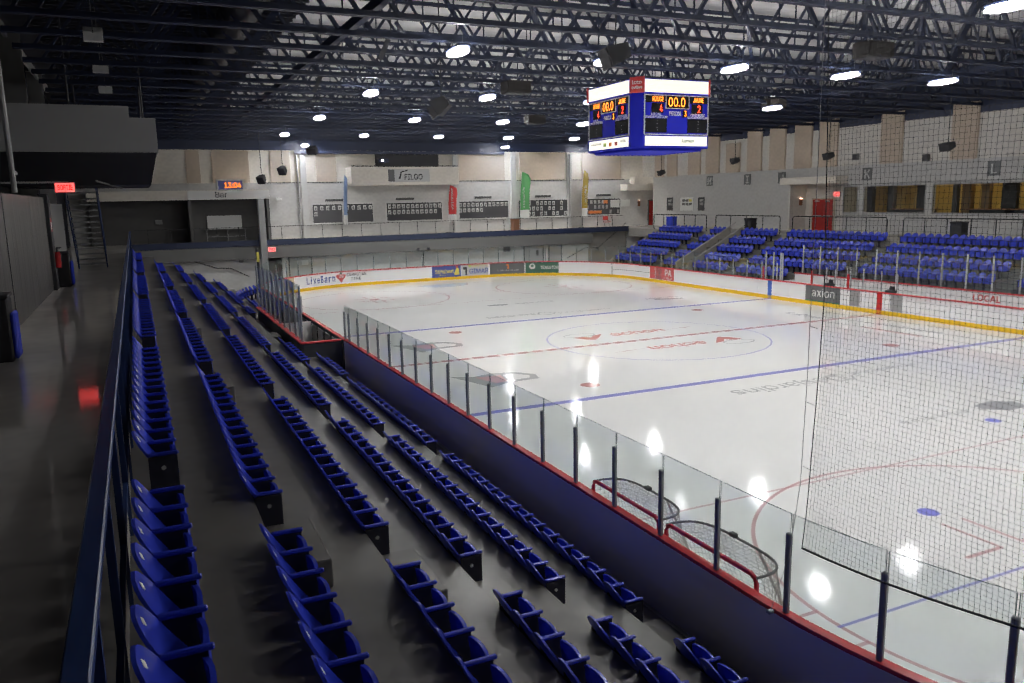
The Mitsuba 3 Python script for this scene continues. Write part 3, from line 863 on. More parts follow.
def frame_mesh(y):
    return cat(box(0.06, 0.28, y - 0.013, y + 0.013, 0.3, 0.615), box(0.09, 0.2, y - 0.02, y + 0.02, 0.0, 0.3), box(0.03, 0.27, y - 0.035, y + 0.035, 0.0, 0.02), box(0.13, 0.17, y, y + SP, 0.36, 0.40))


BACK, PAN = back_shell(), pan_shell()
A0, F0 = arm_mesh(-SP / 2), frame_mesh(-SP / 2)
A1 = arm_mesh(SP / 2)
F1 = cat(box(0.05, 0.30, SP / 2 - 0.015, SP / 2 + 0.015, 0.26, 0.615), box(0.09, 0.2, SP / 2 - 0.02, SP / 2 + 0.02, 0.0, 0.3))
F1n = cat(box(0.04, 0.30, -SP / 2 - 0.03, -SP / 2 - 0.014, 0.26, 0.612))
BOLT = cyl([0.17, -SP / 2 - 0.03, 0.50], [0.17, -SP / 2 - 0.038, 0.50], 0.022, 10)
_n = np.array([0.9, 0, 0.44]) / math.hypot(0.9, 0.44)
_t = np.array([-0.44, 0, 0.9]) / math.hypot(0.9, 0.44)
PLATE = obox([-0.030, 0, 0.745], Y + _t, _t - Y, _n, 0.048, 0.048, 0.008)
p_back, p_pan = mikit.ply(BACK, 'seat_mat', 40), mikit.ply(PAN, 'seat_mat', 40)
p_arm, p_arm1 = mikit.ply(A0, 'seat_mat'), mikit.ply(A1, 'seat_mat')
p_frame, p_frame1, p_frame1n = mikit.ply(F0, 'seatdark_mat'), mikit.ply(F1, 'seatdark_mat'), mikit.ply(F1n, 'seatdark_mat')
p_bolt, p_plate = mikit.ply(BOLT, 'boltsilver_mat', True), mikit.ply(PLATE, 'white_mat')
blue_c, dark_c = np.array([0.020, 0.036, 0.40]), np.array([0.010, 0.010, 0.022])
LO = cat(BACK, PAN, A0, F0)
LOC = np.vstack([np.tile(blue_c, (len(BACK[0]) + len(PAN[0]) + len(A0[0]), 1)), np.tile(dark_c, (len(F0[0]), 1))])
# every vertex of the joined seat is separate per face for crisp arms
_v, _f = LO
LOv, LOf, LOcol = _v[_f].reshape(-1, 3), np.arange(len(_f) * 3).reshape(-1, 3), LOC[_f].reshape(-1, 3)
p_lo = mikit.ply((LOv, LOf), 'seatvc_mat', False, color=LOcol)


def size_in_view(p, c):
    """rough visible area of a seat (c: its row seen edge-on or face-on), 0 when outside the frame."""
    d = np.array([p[0], p[1], p[2] + 0.6]) - CAM
    z = d @ _fw
    if z < 0.3:
        return 0
    x, y = FOC * (d @ _rt) / z, FOC * (d @ _up) / z
    side = math.hypot(d[0], d[2]) / np.linalg.norm(d)
    return (FOC / z) ** 2 * side * c if abs(x) < 540 and abs(y) < 365 else 0


SECT = [(-20.25, -27.65), (-12.25, -19.15), (-4.3, -11.2), (3.72, -3.18), (11.55, 4.9), (19.0, 12.75), (25.2, 20.0)]
SECT_NAME = ['nearest block', 'second block', 'third block', 'fourth block', 'fifth block', 'sixth block', 'farthest block']
ROW_NAME = ['top row by the rail', 'second row from the rail', 'third row from the rail', 'third row from the glass', 'second row from the glass', 'bottom row by the glass']
seats = []


def seat(p, rot, sec, lab, grp, far=False, near=False, top=False, c=1.0):
    seats.append(dict(p=p, rot=rot, lab=lab, grp=grp, far=far, near=near, top=top, near_stand=rot != 180, size=size_in_view(p, c)))


for r in range(6):
    for si, (ya, yb) in enumerate(SECT):
        if r <= 1 and si == 6:
            continue
        if r == 5 and si in (4, 6):
            continue
        n = int((ya - yb) / SP + 0.2)
        ys = [ya - SP * (i + 0.5) for i in range(n)]
        if r == 4 and si == 3:
            ys = [y for y in ys if y < 0.4]
        if r == 4 and si == 4:
            ys = [y for y in ys if y > 9.0]
        if r == 5 and si == 3:
            ys = [y for y in ys if y < 0.2]
        for i, y in enumerate(ys):
            seat((ROW_X[r], y, ROW_Z[r]), 0, si, f'blue folding seat, {ORD[i]} from the far aisle, {ROW_NAME[r]}, {SECT_NAME[si]}', f'blue seats of the near stand, {ROW_NAME[r]}, {SECT_NAME[si]}', i == 0, i == len(ys) - 1, r == 0)
for i in range(16):   # seats turned around the far corner of the boards
    a = math.pi - (i + 0.2) * 0.062
    seat((-_a + (RR + 1.45) * math.cos(a), _b + (RR + 1.45) * math.sin(a) - 0.6, 0.0), math.degrees(a) - 180, 7, f'blue folding seat, {ORD[i]} along the curve round the far rink corner', 'blue seats curving round the far rink corner')
RX = [18.2, 17.2, 16.2, 15.2, 14.2]
RZ = [2.82, 2.32, 1.82, 1.32, 0.82]
RSECT = [(25.2, 20.0), (19.0, 17.5), (15.75, 12.4), (11.5, 4.2), (3.15, -4.25), (-5.35, -12.7)]
RS_NAME = ['far left block', 'narrow block', 'block right of the stair', 'block below letter K', 'block below letter L', 'block at the right edge']
RR_NAME = ['top row', 'second row', 'middle row', 'fourth row', 'bottom row']
for r in range(5):
    for si, (ya, yb) in enumerate(RSECT):
        n = int((ya - yb) / SP + 0.2)
        for i in range(n):
            y = ya - SP * (i + 0.5)
            if (r == 4 and -9.2 < y < 7.2) or y < -12:
                continue
            seat((RX[r], y, RZ[r]), 180, si, f'blue seat across the ice, {ORD[i]} from left, {RR_NAME[r]}, {RS_NAME[si]}', f'blue seats across the ice, {RR_NAME[r]}, {RS_NAME[si]}', c=1.25)
order = sorted(range(len(seats)), key=lambda q: -seats[q]['size'])
INDIV, DETAIL = set(order[:300]), set([q for q in order if seats[q]['near_stand']][:105])
PLATES = set([q for q in order if seats[q]['near_stand']][:45])
rest = []
for i, q in enumerate(seats):
    M = T().translate(list(q['p'])).rotate([0, 0, 1], q['rot'])
    if i in DETAIL and i in INDIV and q['size'] > 0:
        k = thing('stadium_seat', q['lab'], 'seat', q['grp'])
        again(p_back, k, 'backrest', M)
        again(p_pan, k, 'seat_pan', M)
        again(p_arm, k, 'armrest', M)
        again(p_frame, k, 'frame', M)
        if q['top'] or i in PLATES:
            again(p_plate, k + '__backrest', 'number_plate', M)
        if q['far']:
            again(p_arm1, k, 'armrest', M)
            again(p_frame1, k, 'end_panel', M)
        if q['near']:
            e_ = again(p_frame1n, k, 'end_panel', M)
            again(p_bolt, e_, 'bolt', M)
    elif i in INDIV and q['size'] > 0:
        k = numbered('stadium_seat')
        scene[k] = {**p_lo, 'to_world': M}
        labels[k] = {'label': q['lab'], 'category': 'seat', 'group': q['grp']}
    else:
        rest.append(np.array(M.matrix, float))


def baked(ms):
    vs = np.concatenate([LOv @ m[:3, :3].T + m[:3, 3] for m in ms])
    fs = np.concatenate([LOf + i * len(LOv) for i in range(len(ms))])
    return (vs, fs), np.tile(LOcol, (len(ms), 1))


mesh, colr = baked(rest)
k = put('distant_seats', mesh, 'seatvc_mat', color=colr)
labels[k] = {'label': 'remaining small blue seats far along both stands', 'category': 'seats', 'kind': 'stuff'}

# stand across the ice
rs = thing('seating_terrace', 'stepped concrete terrace under the blue seats across the ice', 'terrace')
labels[rs]['kind'] = 'structure'
del labels[rs]['category']
for k in range(5):
    front = RX[k] - 1.0 if k < 4 else 13.75
    if k == 4:
        put('tread', box(13.75, RX[4] + 0.02, 7.0, 26, -0.05, RZ[4]), 'tread_mat', rs)
        put('tread', box(13.75, RX[4] + 0.02, -33, -9.0, -0.05, RZ[4]), 'tread_mat', rs)
    else:
        put('tread', box(front + 0.02, RX[k] + 0.02 if k else 18.47, -33, 26, RZ[k] - 0.56, RZ[k]), 'tread_mat', rs)
put('under_wall', box(14.9, 15.0, -9, 7, -0.05, 1.3), 'concrete_mat', rs)
put('end_wall', extr([(13.75, -0.05), (18.45, -0.05), (18.45, 3.25), (13.75, 0.9)], X, Z, Y, [0, 26.2, 0], -0.2), 'concrete_mat', rs, label='pale end wall')
RAISLES = [19.5, 16.6, 11.95, 3.68, -4.8, -13.0]
for ya in RAISLES:
    for k in range(1, 5):
        if k == 4 and ya < 7:
            continue
        put('step_block', rounded(RX[k] - 0.45, RX[k] + 0.02, ya - 0.42, ya + 0.42, RZ[k], RZ[k] + 0.25, 0.012), 'tread_mat', rs)
pw = thing('stair_parapet', 'pale concrete parapet wall sloping down beside the stair across the ice', 'parapet')
for y in (17.3, 16.0):
    put('wall', extr([(13.75, 0.0), (18.3, 0.0), (18.3, 3.7), (13.75, 1.45)], X, Z, Y, [0, y + 0.07, 0], -0.14), 'concrete_mat', pw)
put('handrail', tube([[13.8, 16.65, 1.75], [18.2, 16.65, 3.95]], 0.025, 8), 'grey_mat', pw)
# ------------------------------------------------------------------ rails
gr = thing('guard_rail', 'dark blue guard rail with flat top plate along the near walkway', 'guard rail')
put('top_plate', rounded(-19.66, -19.57, -33.5, 25.5, 4.36, 4.42, 0.008), 'railblue_mat', gr)
put('bottom_rail', box(-19.635, -19.595, -33.5, 25.5, 3.32, 3.37), 'railblue_mat', gr)
for y in np.arange(-33, 25.6, 1.5):
    put('post', box(-19.64, -19.59, y - 0.025, y + 0.025, ZC - 0.4, 4.36), 'railblue_mat', gr)
    if y < 24:
        put('infill_pane', grid(np.array([[[-19.615, yy, z] for z in (3.37, 4.36)] for yy in (y + 0.03, y + 1.47)])), 'darkpane_mat', gr)
fr = thing('railing', 'thin dark railing on posts along the far concourse', 'railing')
put('top_rail', tube([[-19.4, 30.5, 4.32], [18.0, 30.5, 4.32]], 0.016, 8), 'charcoal_mat', fr)
for x in np.arange(-18.6, 18.2, 1.42):
    put('post', bar((x, 30.42, 3.2), (x, 30.5, 4.32), 0.035), 'charcoal_mat', fr)
for i, (y0, y1) in enumerate(((26.9, 20.3), (19.25, 12.85), (11.75, 4.6), (3.55, -4.3), (-5.4, -13))):
    k = thing('railing', f'dark steel tube railing behind the seats across the ice, {ORD[i]} from the left', 'railing', 'railings behind the top row')
    put('top_rail', tube([[18.62, y0, ZC], [18.62, y0, 4.3], [18.62, y0 - 0.1, 4.42], [18.62, y1 + 0.1, 4.42], [18.62, y1, 4.3], [18.62, y1, ZC]], 0.032, 8), 'charcoal_mat', k, 30)
    n = int((y0 - y1) / 1.3)
    for j in range(1, n):
        y = y0 - (y0 - y1) * j / n
        put('post', box(18.6, 18.64, y - 0.02, y + 0.02, ZC, 4.42), 'charcoal_mat', k)
k = thing('handrail', 'dark wall handrail sloping down the pale stair wall at the far right corner', 'handrail')
put('rail', tube([[18.3, 30.5, 3.7], [15.6, 30.5, 1.75], [14.3, 30.5, 1.75], [12.6, 30.5, 1.0]], 0.025, 8), 'charcoal_mat', k)
put('bracket', box(15.58, 15.62, 30.5, 30.8, 1.5, 1.75), 'charcoal_mat', k)
k = thing('handrail', 'dark wall handrail sloping down the grey wall beyond the near stand', 'handrail')
put('rail', tube([[-17.2, 30.9, 2.6], [-14.5, 30.9, 1.6], [-13.6, 30.9, 1.55], [-12.4, 30.9, 0.9]], 0.025, 8), 'charcoal_mat', k)
put('bracket', box(-14.52, -14.48, 30.85, 31.0, 1.55, 1.62), 'charcoal_mat', k)

# ------------------------------------------------------------------ scoreboard over centre ice
sb = thing('scoreboard', 'blue four-sided hanging scoreboard with lit white panels and red and orange digits', 'scoreboard')
x0, x1, xa, xb = -2.10, 0.82, -2.42, 1.14
ya, yb, yc, yd = -2.0, -1.62, 1.42, 1.80


def octa(g, z0, z1):
    p = [(x0 + g, ya + g), (x1 - g, ya + g), (xb - g, yb + g), (xb - g, yc - g), (x1 - g, yd - g), (x0 + g, yd - g), (xa + g, yc - g), (xa + g, yb + g)]
    return extr(p, X, Y, Z, [0, 0, z0], z1 - z0)


put('cabinet', octa(0, 7.62, 10.08), 'scoreblue_mat', sb)
put('bottom_skirt', octa(0.18, 7.53, 7.62), 'scoreblue_mat', sb)


def glowing(name, mesh, parent, rgb, base='black_mat'):
    k = put(name, mesh, base, parent)
    scene[k]['emitter'] = glow(*rgb)
    return k


plain('digit_orange', (0.6, 0.15, 0.02), 0.5)
plain('digit_red', (0.6, 0.02, 0.02), 0.5)


def face(o, R):
    """o: centre of the face at z = 0, R: right direction seen from outside."""
    N = np.cross(R, Z)
    W = 2.9
    P_ = lambda u, z, d=0.0: o + R * u + Z * z + N * d
    glowing('lit_panel', obox(P_(0, 9.82, 0.02), R, Z, N, 2.84, 0.45, 0.05), sb, (1.0, 0.93, 0.74))
    glowing('lit_panel', obox(P_(0, 7.86, 0.02), R, Z, N, 2.80, 0.35, 0.05), sb, (1.0, 0.94, 0.78))
    w = 0.035
    for z in (9.50, 8.10):
        put('trim', obox(P_(0, z, 0.02), R, Z, N, 2.9, w, 0.04), 'lightgrey_mat', sb)
    for u in (-1.44, 1.44):
        put('trim', obox(P_(u, 8.8, 0.02), R, Z, N, w, 1.4, 0.04), 'lightgrey_mat', sb)
    for u, wd, z, h in ((-0.93, 0.92, 9.36, 0.24), (0.96, 0.86, 9.36, 0.24), (-0.86, 0.52, 9.04, 0.34), (0.93, 0.5, 9.04, 0.34), (-0.92, 0.94, 8.42, 0.5), (0.95, 0.9, 8.42, 0.5), (0.38, 0.2, 8.86, 0.26), (0.02, 1.0, 9.27, 0.46)):
        put('display', obox(P_(u, z, 0.008), R, Z, N, wd, h, 0.03), 'display_mat', sb)
    for dz in (-0.23, 0.23):
        put('trim', obox(P_(0.02, 9.27 + dz, 0.02), R, Z, N, 1.04, 0.03, 0.04), 'lightgrey_mat', sb)
    for du_ in (-0.5, 0.54):
        put('trim', obox(P_(du_, 9.27, 0.02), R, Z, N, 0.03, 0.48, 0.04), 'lightgrey_mat', sb)
    og, rd = (2.4, 0.46, 0.03), (2.4, 0.03, 0.03)
    for st, h, u, z, c, sq in (('ROUGE', 0.17, -0.86, 9.275, og, 0.5), ('JAUNE', 0.17, 0.97, 9.275, og, 0.5), ('00.0', 0.32, -0.02, 9.11, og, 0.78), ('4', 0.26, -0.72, 8.91, rd, 0.15), ('2', 0.26, 1.0, 8.91, rd, 0.17), ('3', 0.2, 0.38, 8.76, og, 0.12)):
        glowing('digits', text(st, h, P_(u, z, 0.024), R, Z, 0.006, True, squeeze=sq), sb, c, 'digit_orange')
    for st, h, u, z, sq in (('LOCAL', 0.085, -0.92, 8.785, 0.46), ('JOUEUR PUNITION', 0.085, -0.92, 8.685, 1.0), ('VISITEURS', 0.085, 0.95, 8.785, 0.70), ('JOUEUR PUNITION', 0.085, 0.95, 8.685, 0.95), ('PERIODE', 0.14, -0.07, 8.79, 0.55)):
        put('lettering', text(st, h, P_(u, z, 0.001), R, Z, 0.006, True, squeeze=sq), 'white_mat', sb)
    for u in (-0.88, 0.98):
        for z in (8.58, 8.48, 8.34, 8.25):
            put('indicator', obox(P_(u, z, 0.024), R, Z, N, 0.025, 0.025, 0.01), 'lightgrey_mat', sb)
    return P_, N


cx_, cy_ = (x0 + x1) / 2, (yb + yc) / 2
P1, N1 = face(np.array([cx_, ya, 0]), X)
put('lettering', text('Lumen', 0.11, P1(0.5, 7.82, 0.046), X, Z, 0.004, bold=True, squeeze=0.56), 'adgreen_mat', sb)
P2, N2 = face(np.array([xa, cy_, 0]), -Y)
put('lettering', scrawl(0.75, 0.1, P2(-0.85, 7.86, 0.046), -Y, Z, 11), 'grey_mat', sb)
for u, m in ((-0.2, 'adlime_mat'), (0.2, 'orange_mat'), (0.6, 'adred_mat')):
    put('emblem', obox(P2(u, 7.84, 0.047), -Y, Z, -X, 0.18, 0.13, 0.006), m, sb)
put('lettering', scrawl(0.42, 0.14, P2(1.15, 7.86, 0.046), -Y, Z, 12), 'grey_mat', sb)
face(np.array([xb, cy_, 0]), Y)
face(np.array([cx_, yd, 0]), -X)
# red corner panels above the chamfers
for (ca, cb) in (((xa, yb), (x0, ya)), ((x1, ya), (xb, yb)), ((xb, yc), (x1, yd)), ((x0, yd), (xa, yc))):
    ca, cb = np.array([*ca, 0.0]), np.array([*cb, 0.0])
    R = (cb - ca) / np.linalg.norm(cb - ca)
    N = np.cross(R, Z)
    c = (ca + cb) / 2
    put('corner_panel', obox(c + N * 0.03 + Z * 9.85, R, Z, N, 0.55, 0.56, 0.06), 'red_mat', sb, label='red corner panel')
    put('lettering', text('loto', 0.13, c + N * 0.062 + Z * 9.88, R, Z, 0.005, True, squeeze=0.38), 'white_mat', sb)
    put('lettering', text('québec', 0.10, c + N * 0.062 + Z * 9.72, R, Z, 0.005, True, squeeze=0.42), 'white_mat', sb)
for dx, dy in ((-1.6, -1.1), (1.6, -1.1), (-1.6, 1.1), (1.6, 1.1)):
    put('cable', cyl([cx_ + dx * 0.7, cy_ + dy, 10.08], [cx_ + dx * 0.7, cy_ + dy, 12.66], 0.015), 'charcoal_mat', sb)

# ------------------------------------------------------------------ loudspeakers and heaters under the roof


def hung_speaker(x, y, z, w, h, d, yaw, tilt, top, label):
    k = thing('loudspeaker', label, 'loudspeaker')
    c, s_ = math.cos(yaw), math.sin(yaw)
    N = np.array([c, s_, 0])
    R = np.array([-s_, c, 0])
    N = N * math.cos(tilt) - Z * math.sin(tilt)
    U = np.cross(N, R)
    o = np.array([x, y, z])
    v = np.array([[a, b, e] for e, q in ((-0.5, 0.7), (0.5, 1.0)) for a, b in ((-q / 2, -q / 2), (q / 2, -q / 2), (q / 2, q / 2), (-q / 2, q / 2))]) * [w, h, d]
    hull = trimesh.convex.convex_hull(o + v[:, :1] * R + v[:, 1:2] * U + v[:, 2:] * N)
    put('cabinet', (np.array(hull.vertices), np.array(hull.faces)), 'speaker_mat', k)
    put('grille', obox(o + N * (d / 2 + 0.01), R, U, N, w * 0.88, h * 0.88, 0.02), 'black_mat', k)
    put('rod', cyl([x, y, z + h * 0.4], [x, y, top], 0.02), 'charcoal_mat', k)


hung_speaker(-9.45, -0.7, 9.05, 0.62, 0.55, 0.5, 2.6, 0.6, 12.66, 'dark hanging loudspeaker on a rod, left of the bright lights above the near boards')
hung_speaker(-5.9, -6.1, 10.0, 0.95, 0.6, 0.7, 2.9, 0.35, 12.66, 'large dark loudspeaker hanging under the trusses above the scoreboard')
hung_speaker(-6.2, 8.9, 9.95, 0.8, 0.55, 0.6, 2.8, 0.5, 12.66, 'dark loudspeaker hanging high among the far trusses left of the scoreboard')
hung_speaker(-11.65, 27.0, 7.45, 0.5, 0.5, 0.45, -2.2, 0.6, 12.66, 'small dark loudspeaker on a long rod left of centre above the bar clock')
hung_speaker(-10.3, 27.0, 8.0, 0.5, 0.5, 0.45, -2.2, 0.6, 12.66, 'small dark loudspeaker on a rod, right of the one above the bar clock')
hung_speaker(-8.3, 27.0, 9.3, 0.7, 0.45, 0.5, -2.2, 0.6, 12.66, 'dark loudspeaker close under the roof left of the far blue beam')
hung_speaker(19.0, 17.8, 8.2, 0.55, 0.42, 0.5, 3.0, 0.3, 12.66, 'small dark loudspeaker hanging in front of the beige panels near letter I')
hung_speaker(19.0, 9.4, 8.05, 0.55, 0.40, 0.5, 3.0, 0.3, 12.66, 'small dark loudspeaker hanging above the red double doors')
hung_speaker(19.0, 1.5, 8.1, 0.7, 0.42, 0.5, 3.0, 0.3, 12.66, 'small dark loudspeaker hanging above the lounge windows')
hung_speaker(19.0, 26.5, 7.7, 0.5, 0.4, 0.5, 3.0, 0.3, 12.66, 'small dark loudspeaker hanging below the scoreboard by the far corner')
for x, y, z, lab in ((1.75, -8.7, 10.1, 'brown box heater slung under the trusses at the upper right'), (-5.2, 2.3, 10.15, 'brown box heater slung under the trusses above centre ice'), (1.1, 13.2, 10.1, 'brown box heater slung under the far trusses left of the scoreboard'), (10.5, 5.0, 10.3, 'brown box heater slung under the trusses right of the scoreboard')):
    k = thing('unit_heater', lab, 'heater')
    put('body', rounded(x - 0.52, x + 0.52, y - 0.35, y + 0.35, z - 0.2, z + 0.25, 0.03), 'heater_mat', k)
    put('louvre', box(x - 0.46, x + 0.46, y - 0.3, y + 0.3, z - 0.23, z - 0.2), 'charcoal_mat', k)
    for dx in (-0.5, 0.5):
        put('hanger', cyl([x + dx, y, z + 0.25], [x + dx, y, 12.66], 0.015), 'charcoal_mat', k)
for i, (x, y) in enumerate(((-12.2, -3.2), (-12.6, 4.5))):
    k = thing('camera_mount', f'thin dark slanted fixture hanging in the trusses, {ORD[i]} from the near end', 'fixture')
    put('arm', bar((x + 0.22, y, 10.6), (x - 0.08, y, 10.0), 0.06, 0.14), 'charcoal_mat', k)
    put('hanger', cyl([x + 0.3, y, 10.7], [x + 0.3, y, 12.66], 0.02), 'charcoal_mat', k)
for i, (y, z) in enumerate(((10.9, 8.07), (5.8, 7.75))):
    k = thing('wall_speaker', 'small square grey box speaker on the cream wall ' + ('above letter K' if i == 0 else 'right of letter K'), 'loudspeaker')
    put('body', rounded(22.8, 23.0, y - 0.2, y + 0.2, z - 0.2, z + 0.2, 0.02), 'darkgrey_mat', k)
    put('grille', box(22.785, 22.8, y - 0.16, y + 0.16, z - 0.16, z + 0.16), 'charcoal_mat', k)

# ------------------------------------------------------------------ letter signs across the ice
for ch, y in (('H', 25.5), ('I', 21.05), ('J', 17.45), ('K', 10.0), ('L', 1.65)):
    k = thing('section_sign', f'square dark grey sign with the white letter {ch}', 'sign')
    put('plate', box(22.95, 23.0, y - 0.36, y + 0.36, 6.58, 7.36), 'adgrey_mat', k)
    put('letter', text(ch, 0.52, [22.945, y, 6.70], -Y, Z, 0.006, True), 'lightgrey_mat', k)

# lounge windows
lg = struct('wall_lounge', cat(box(26.8, 27, -8, 12, ZC, 7.2), box(23.3, 27, 11.86, 12, ZC, 7.2), box(23.3, 27, -8.1, -8, ZC, 7.2), box(23.3, 27, -8, 12, 7.0, 7.2)), 'lounge_mat', 'yellow lounge room behind the windows')
for i, (y0, y1) in enumerate(((11.85, 10.65), (10.2, 5.7), (5.3, -0.6))):
    k = f'window_{i + 1}'
    labels[k] = {'kind': 'structure', 'label': ['narrow lounge window beside the red doors', 'middle lounge window', 'wide lounge window at the right edge'][i]}
    fr_ = [box(22.97, 23.12, y1, y0, 4.5, 4.58), box(22.97, 23.12, y1, y0, 6.18, 6.26), box(22.97, 23.12, y1, y1 + 0.06, 4.55, 6.2), box(22.97, 23.12, y0 - 0.06, y0, 4.55, 6.2)]
    put('frame', cat(*fr_), 'grey_mat', k)
    put('pane', grid(np.array([[[23.1, yy, z] for z in (4.58, 6.18)] for yy in (y1 + 0.06, y0 - 0.06)])), 'clearpane_mat', k)
k = thing('lounge_light', 'warm ceiling lamp inside the lounge behind the windows', 'lamp')
kk = put('diffuser', box(24.4, 25.6, -0.5, 9.0, 6.9, 6.96), 'white_mat', k)
scene[kk]['emitter'] = glow(1.3, 1.0, 0.5)
for i, (y0, y1, m) in enumerate(((11.8, 10.9, 'charcoal_mat'), (9.75, 9.3, 'charcoal_mat'), (6.5, 7.6, 'black_mat'), (5.2, 4.9, 'charcoal_mat'), (4.6, 4.0, 'wood_mat'), (3.4, 2.9, 'wood_mat'), (2.2, 1.35, 'black_mat'))):
    single('lounge_cabinet', cat(rounded(24.6, 24.9, min(y0, y1), max(y0, y1), ZC, 6.3, 0.02), box(24.58, 24.6, min(y0, y1) + 0.05, max(y0, y1) - 0.05, 4.3, 6.2)), m,
           f'dark upright cabinet inside the lounge, {ORD[i]} from the left', 'cabinet')
for i, (y0, y1) in enumerate(((9.0, 5.8), (3.9, 1.4), (1.2, -0.5), (-0.7, -2.2))):
    k = thing('lounge_table', f'dark reddish table inside the lounge, {ORD[i]} from the left', 'table')
    put('top', rounded(24.0, 24.5, y1, y0, 4.72, 4.78, 0.01), 'brass_mat', k)
    put('base', box(24.1, 24.4, y1 + 0.2, y0 - 0.2, ZC, 4.72), 'black_mat', k)
# red double doors
k = 'door_1'
labels[k] = {'kind': 'structure', 'label': 'red double doors in the entrance bay across the ice'}
for y0, y1 in ((14.0, 14.91), (14.93, 15.84)):
    put('leaf', box(24.42, 24.5, y0, y1, ZC, 5.40), 'doorred_mat', k)
    put('closer', box(24.38, 24.42, y0 + 0.3, y0 + 0.7, 5.24, 5.32), 'lightgrey_mat', k)
    put('push_bar', box(24.38, 24.42, y0 + 0.1, y1 - 0.1, 4.25, 4.31), 'alu_mat', k)
put('frame', cat(box(24.4, 24.5, 13.9, 14.0, ZC, 5.5), box(24.4, 24.5, 15.84, 15.94, ZC, 5.5), box(24.4, 24.5, 13.9, 15.94, 5.40, 5.5)), 'beige_mat', k)
k = 'door_2'
labels[k] = {'kind': 'structure', 'label': 'red door in the corner entrance at the far end'}
put('leaf', box(23.65, 24.5, 34.92, 35.0, ZC, 5.45), 'doorred_mat', k)
put('handle', box(23.7, 23.78, 34.88, 34.92, 4.2, 4.3), 'alu_mat', k)
put('frame', cat(box(23.57, 23.65, 34.9, 35, ZC, 5.53), box(24.5, 24.58, 34.9, 35, ZC, 5.53), box(23.57, 24.58, 34.9, 35, 5.45, 5.55)), 'darkgrey_mat', k)
# doors under the far concourse
for i, (a, b, lab) in enumerate(((8.95, 10.6, 'grey door under the far concourse behind the middle glass'), (11.2, 12.3, 'narrow grey door under the far concourse right of the wider one'), (-9.6, -8.1, 'grey door with a notice under the far concourse by the left corner'))):
    k = f'door_{i + 3}'
    labels[k] = {'kind': 'structure', 'label': lab}
    put('leaf', box(a, b, 30.96, 31.0, -0.05, 2.08), 'lightgrey_mat', k)
    put('frame', cat(box(a - 0.07, a, 30.93, 31, -0.05, 2.15), box(b, b + 0.07, 30.93, 31, -0.05, 2.15), box(a, b, 30.93, 31, 2.08, 2.16)), 'darkgrey_mat', k)
k = put('notice', box(-8.75, -8.3, 30.94, 30.96, 1.5, 1.85), 'white_mat', 'door_5')
put('window_lite', box(10.0, 10.2, 30.94, 30.96, 1.3, 1.75), 'darkgrey_mat', 'door_3')

canopies = ((box(21.9, 23.0, 11.5, 16.5, 6.45, 6.92), 'pale canopy over the red double doors across the ice'), (cat(box(20.6, 24.6, 33.9, 35.0, 6.4, 6.95), box(21.6, 24.6, 34.2, 35, 6.95, 7.6)), 'pale stepped canopy over the corner entrance at the far end'))
for m_, lab in canopies:
    single('canopy', m_, 'cream_mat', lab, 'canopy')
# projection canopy with sponsor board on the far wall
k = thing('wall_canopy', 'cream boxed-out balcony front with a grey sign on the far wall', 'balcony')
put('front', box(-4.2, 4.35, 33.3, 33.5, 7.15, 8.45), 'cream_mat', k)
put('side', cat(box(-4.25, -4.15, 33.3, 35, 7.15, 8.45), box(4.3, 4.4, 33.3, 35, 7.15, 8.45)), 'cream_mat', k)
put('soffit', box(-4.2, 4.35, 33.3, 35, 7.1, 7.17), 'cream_mat', k)
put('opening', box(-1.9, 3.3, 34.9, 34.98, 8.55, 9.5), 'charcoal_mat', k)
put('rail', box(-4.2, 4.35, 33.35, 33.45, 8.5, 8.56), 'charcoal_mat', k)
put('sign', box(-1.4, 1.95, 33.27, 33.3, 7.32, 8.3), 'lightgrey_mat', k)
put('sign_block', box(-1.4, -0.9, 33.26, 33.27, 7.36, 8.26), 'darkgrey_mat', k)
put('sign_lettering', text('FILGO', 0.42, [0.6, 33.265, 7.5], X, Z, 0.005, True, squeeze=1.5), 'charcoal_mat', k)
put('sign_emblem', extr([(0, 0), (0.16, 0), (0.3, 0.5), (0.75, 0.62), (0.75, 0.7), (0.2, 0.55)], X, Z, -Y, [-0.6, 33.265, 7.55], 0.005), 'charcoal_mat', k)
kk = thing('projector', 'dark projector with a small bright lens above the balcony front', 'projector')
put('body', rounded(-1.9, -1.2, 33.6, 34.2, 8.8, 9.1, 0.03), 'bluesteel_mat', kk)
glowing('lens', obox([-1.7, 33.58, 8.97], X, Z, -Y, 0.16, 0.14, 0.04), kk, (6, 6, 6))
put('stand', box(-1.6, -1.5, 33.8, 33.9, 8.3, 8.8), 'charcoal_mat', kk)

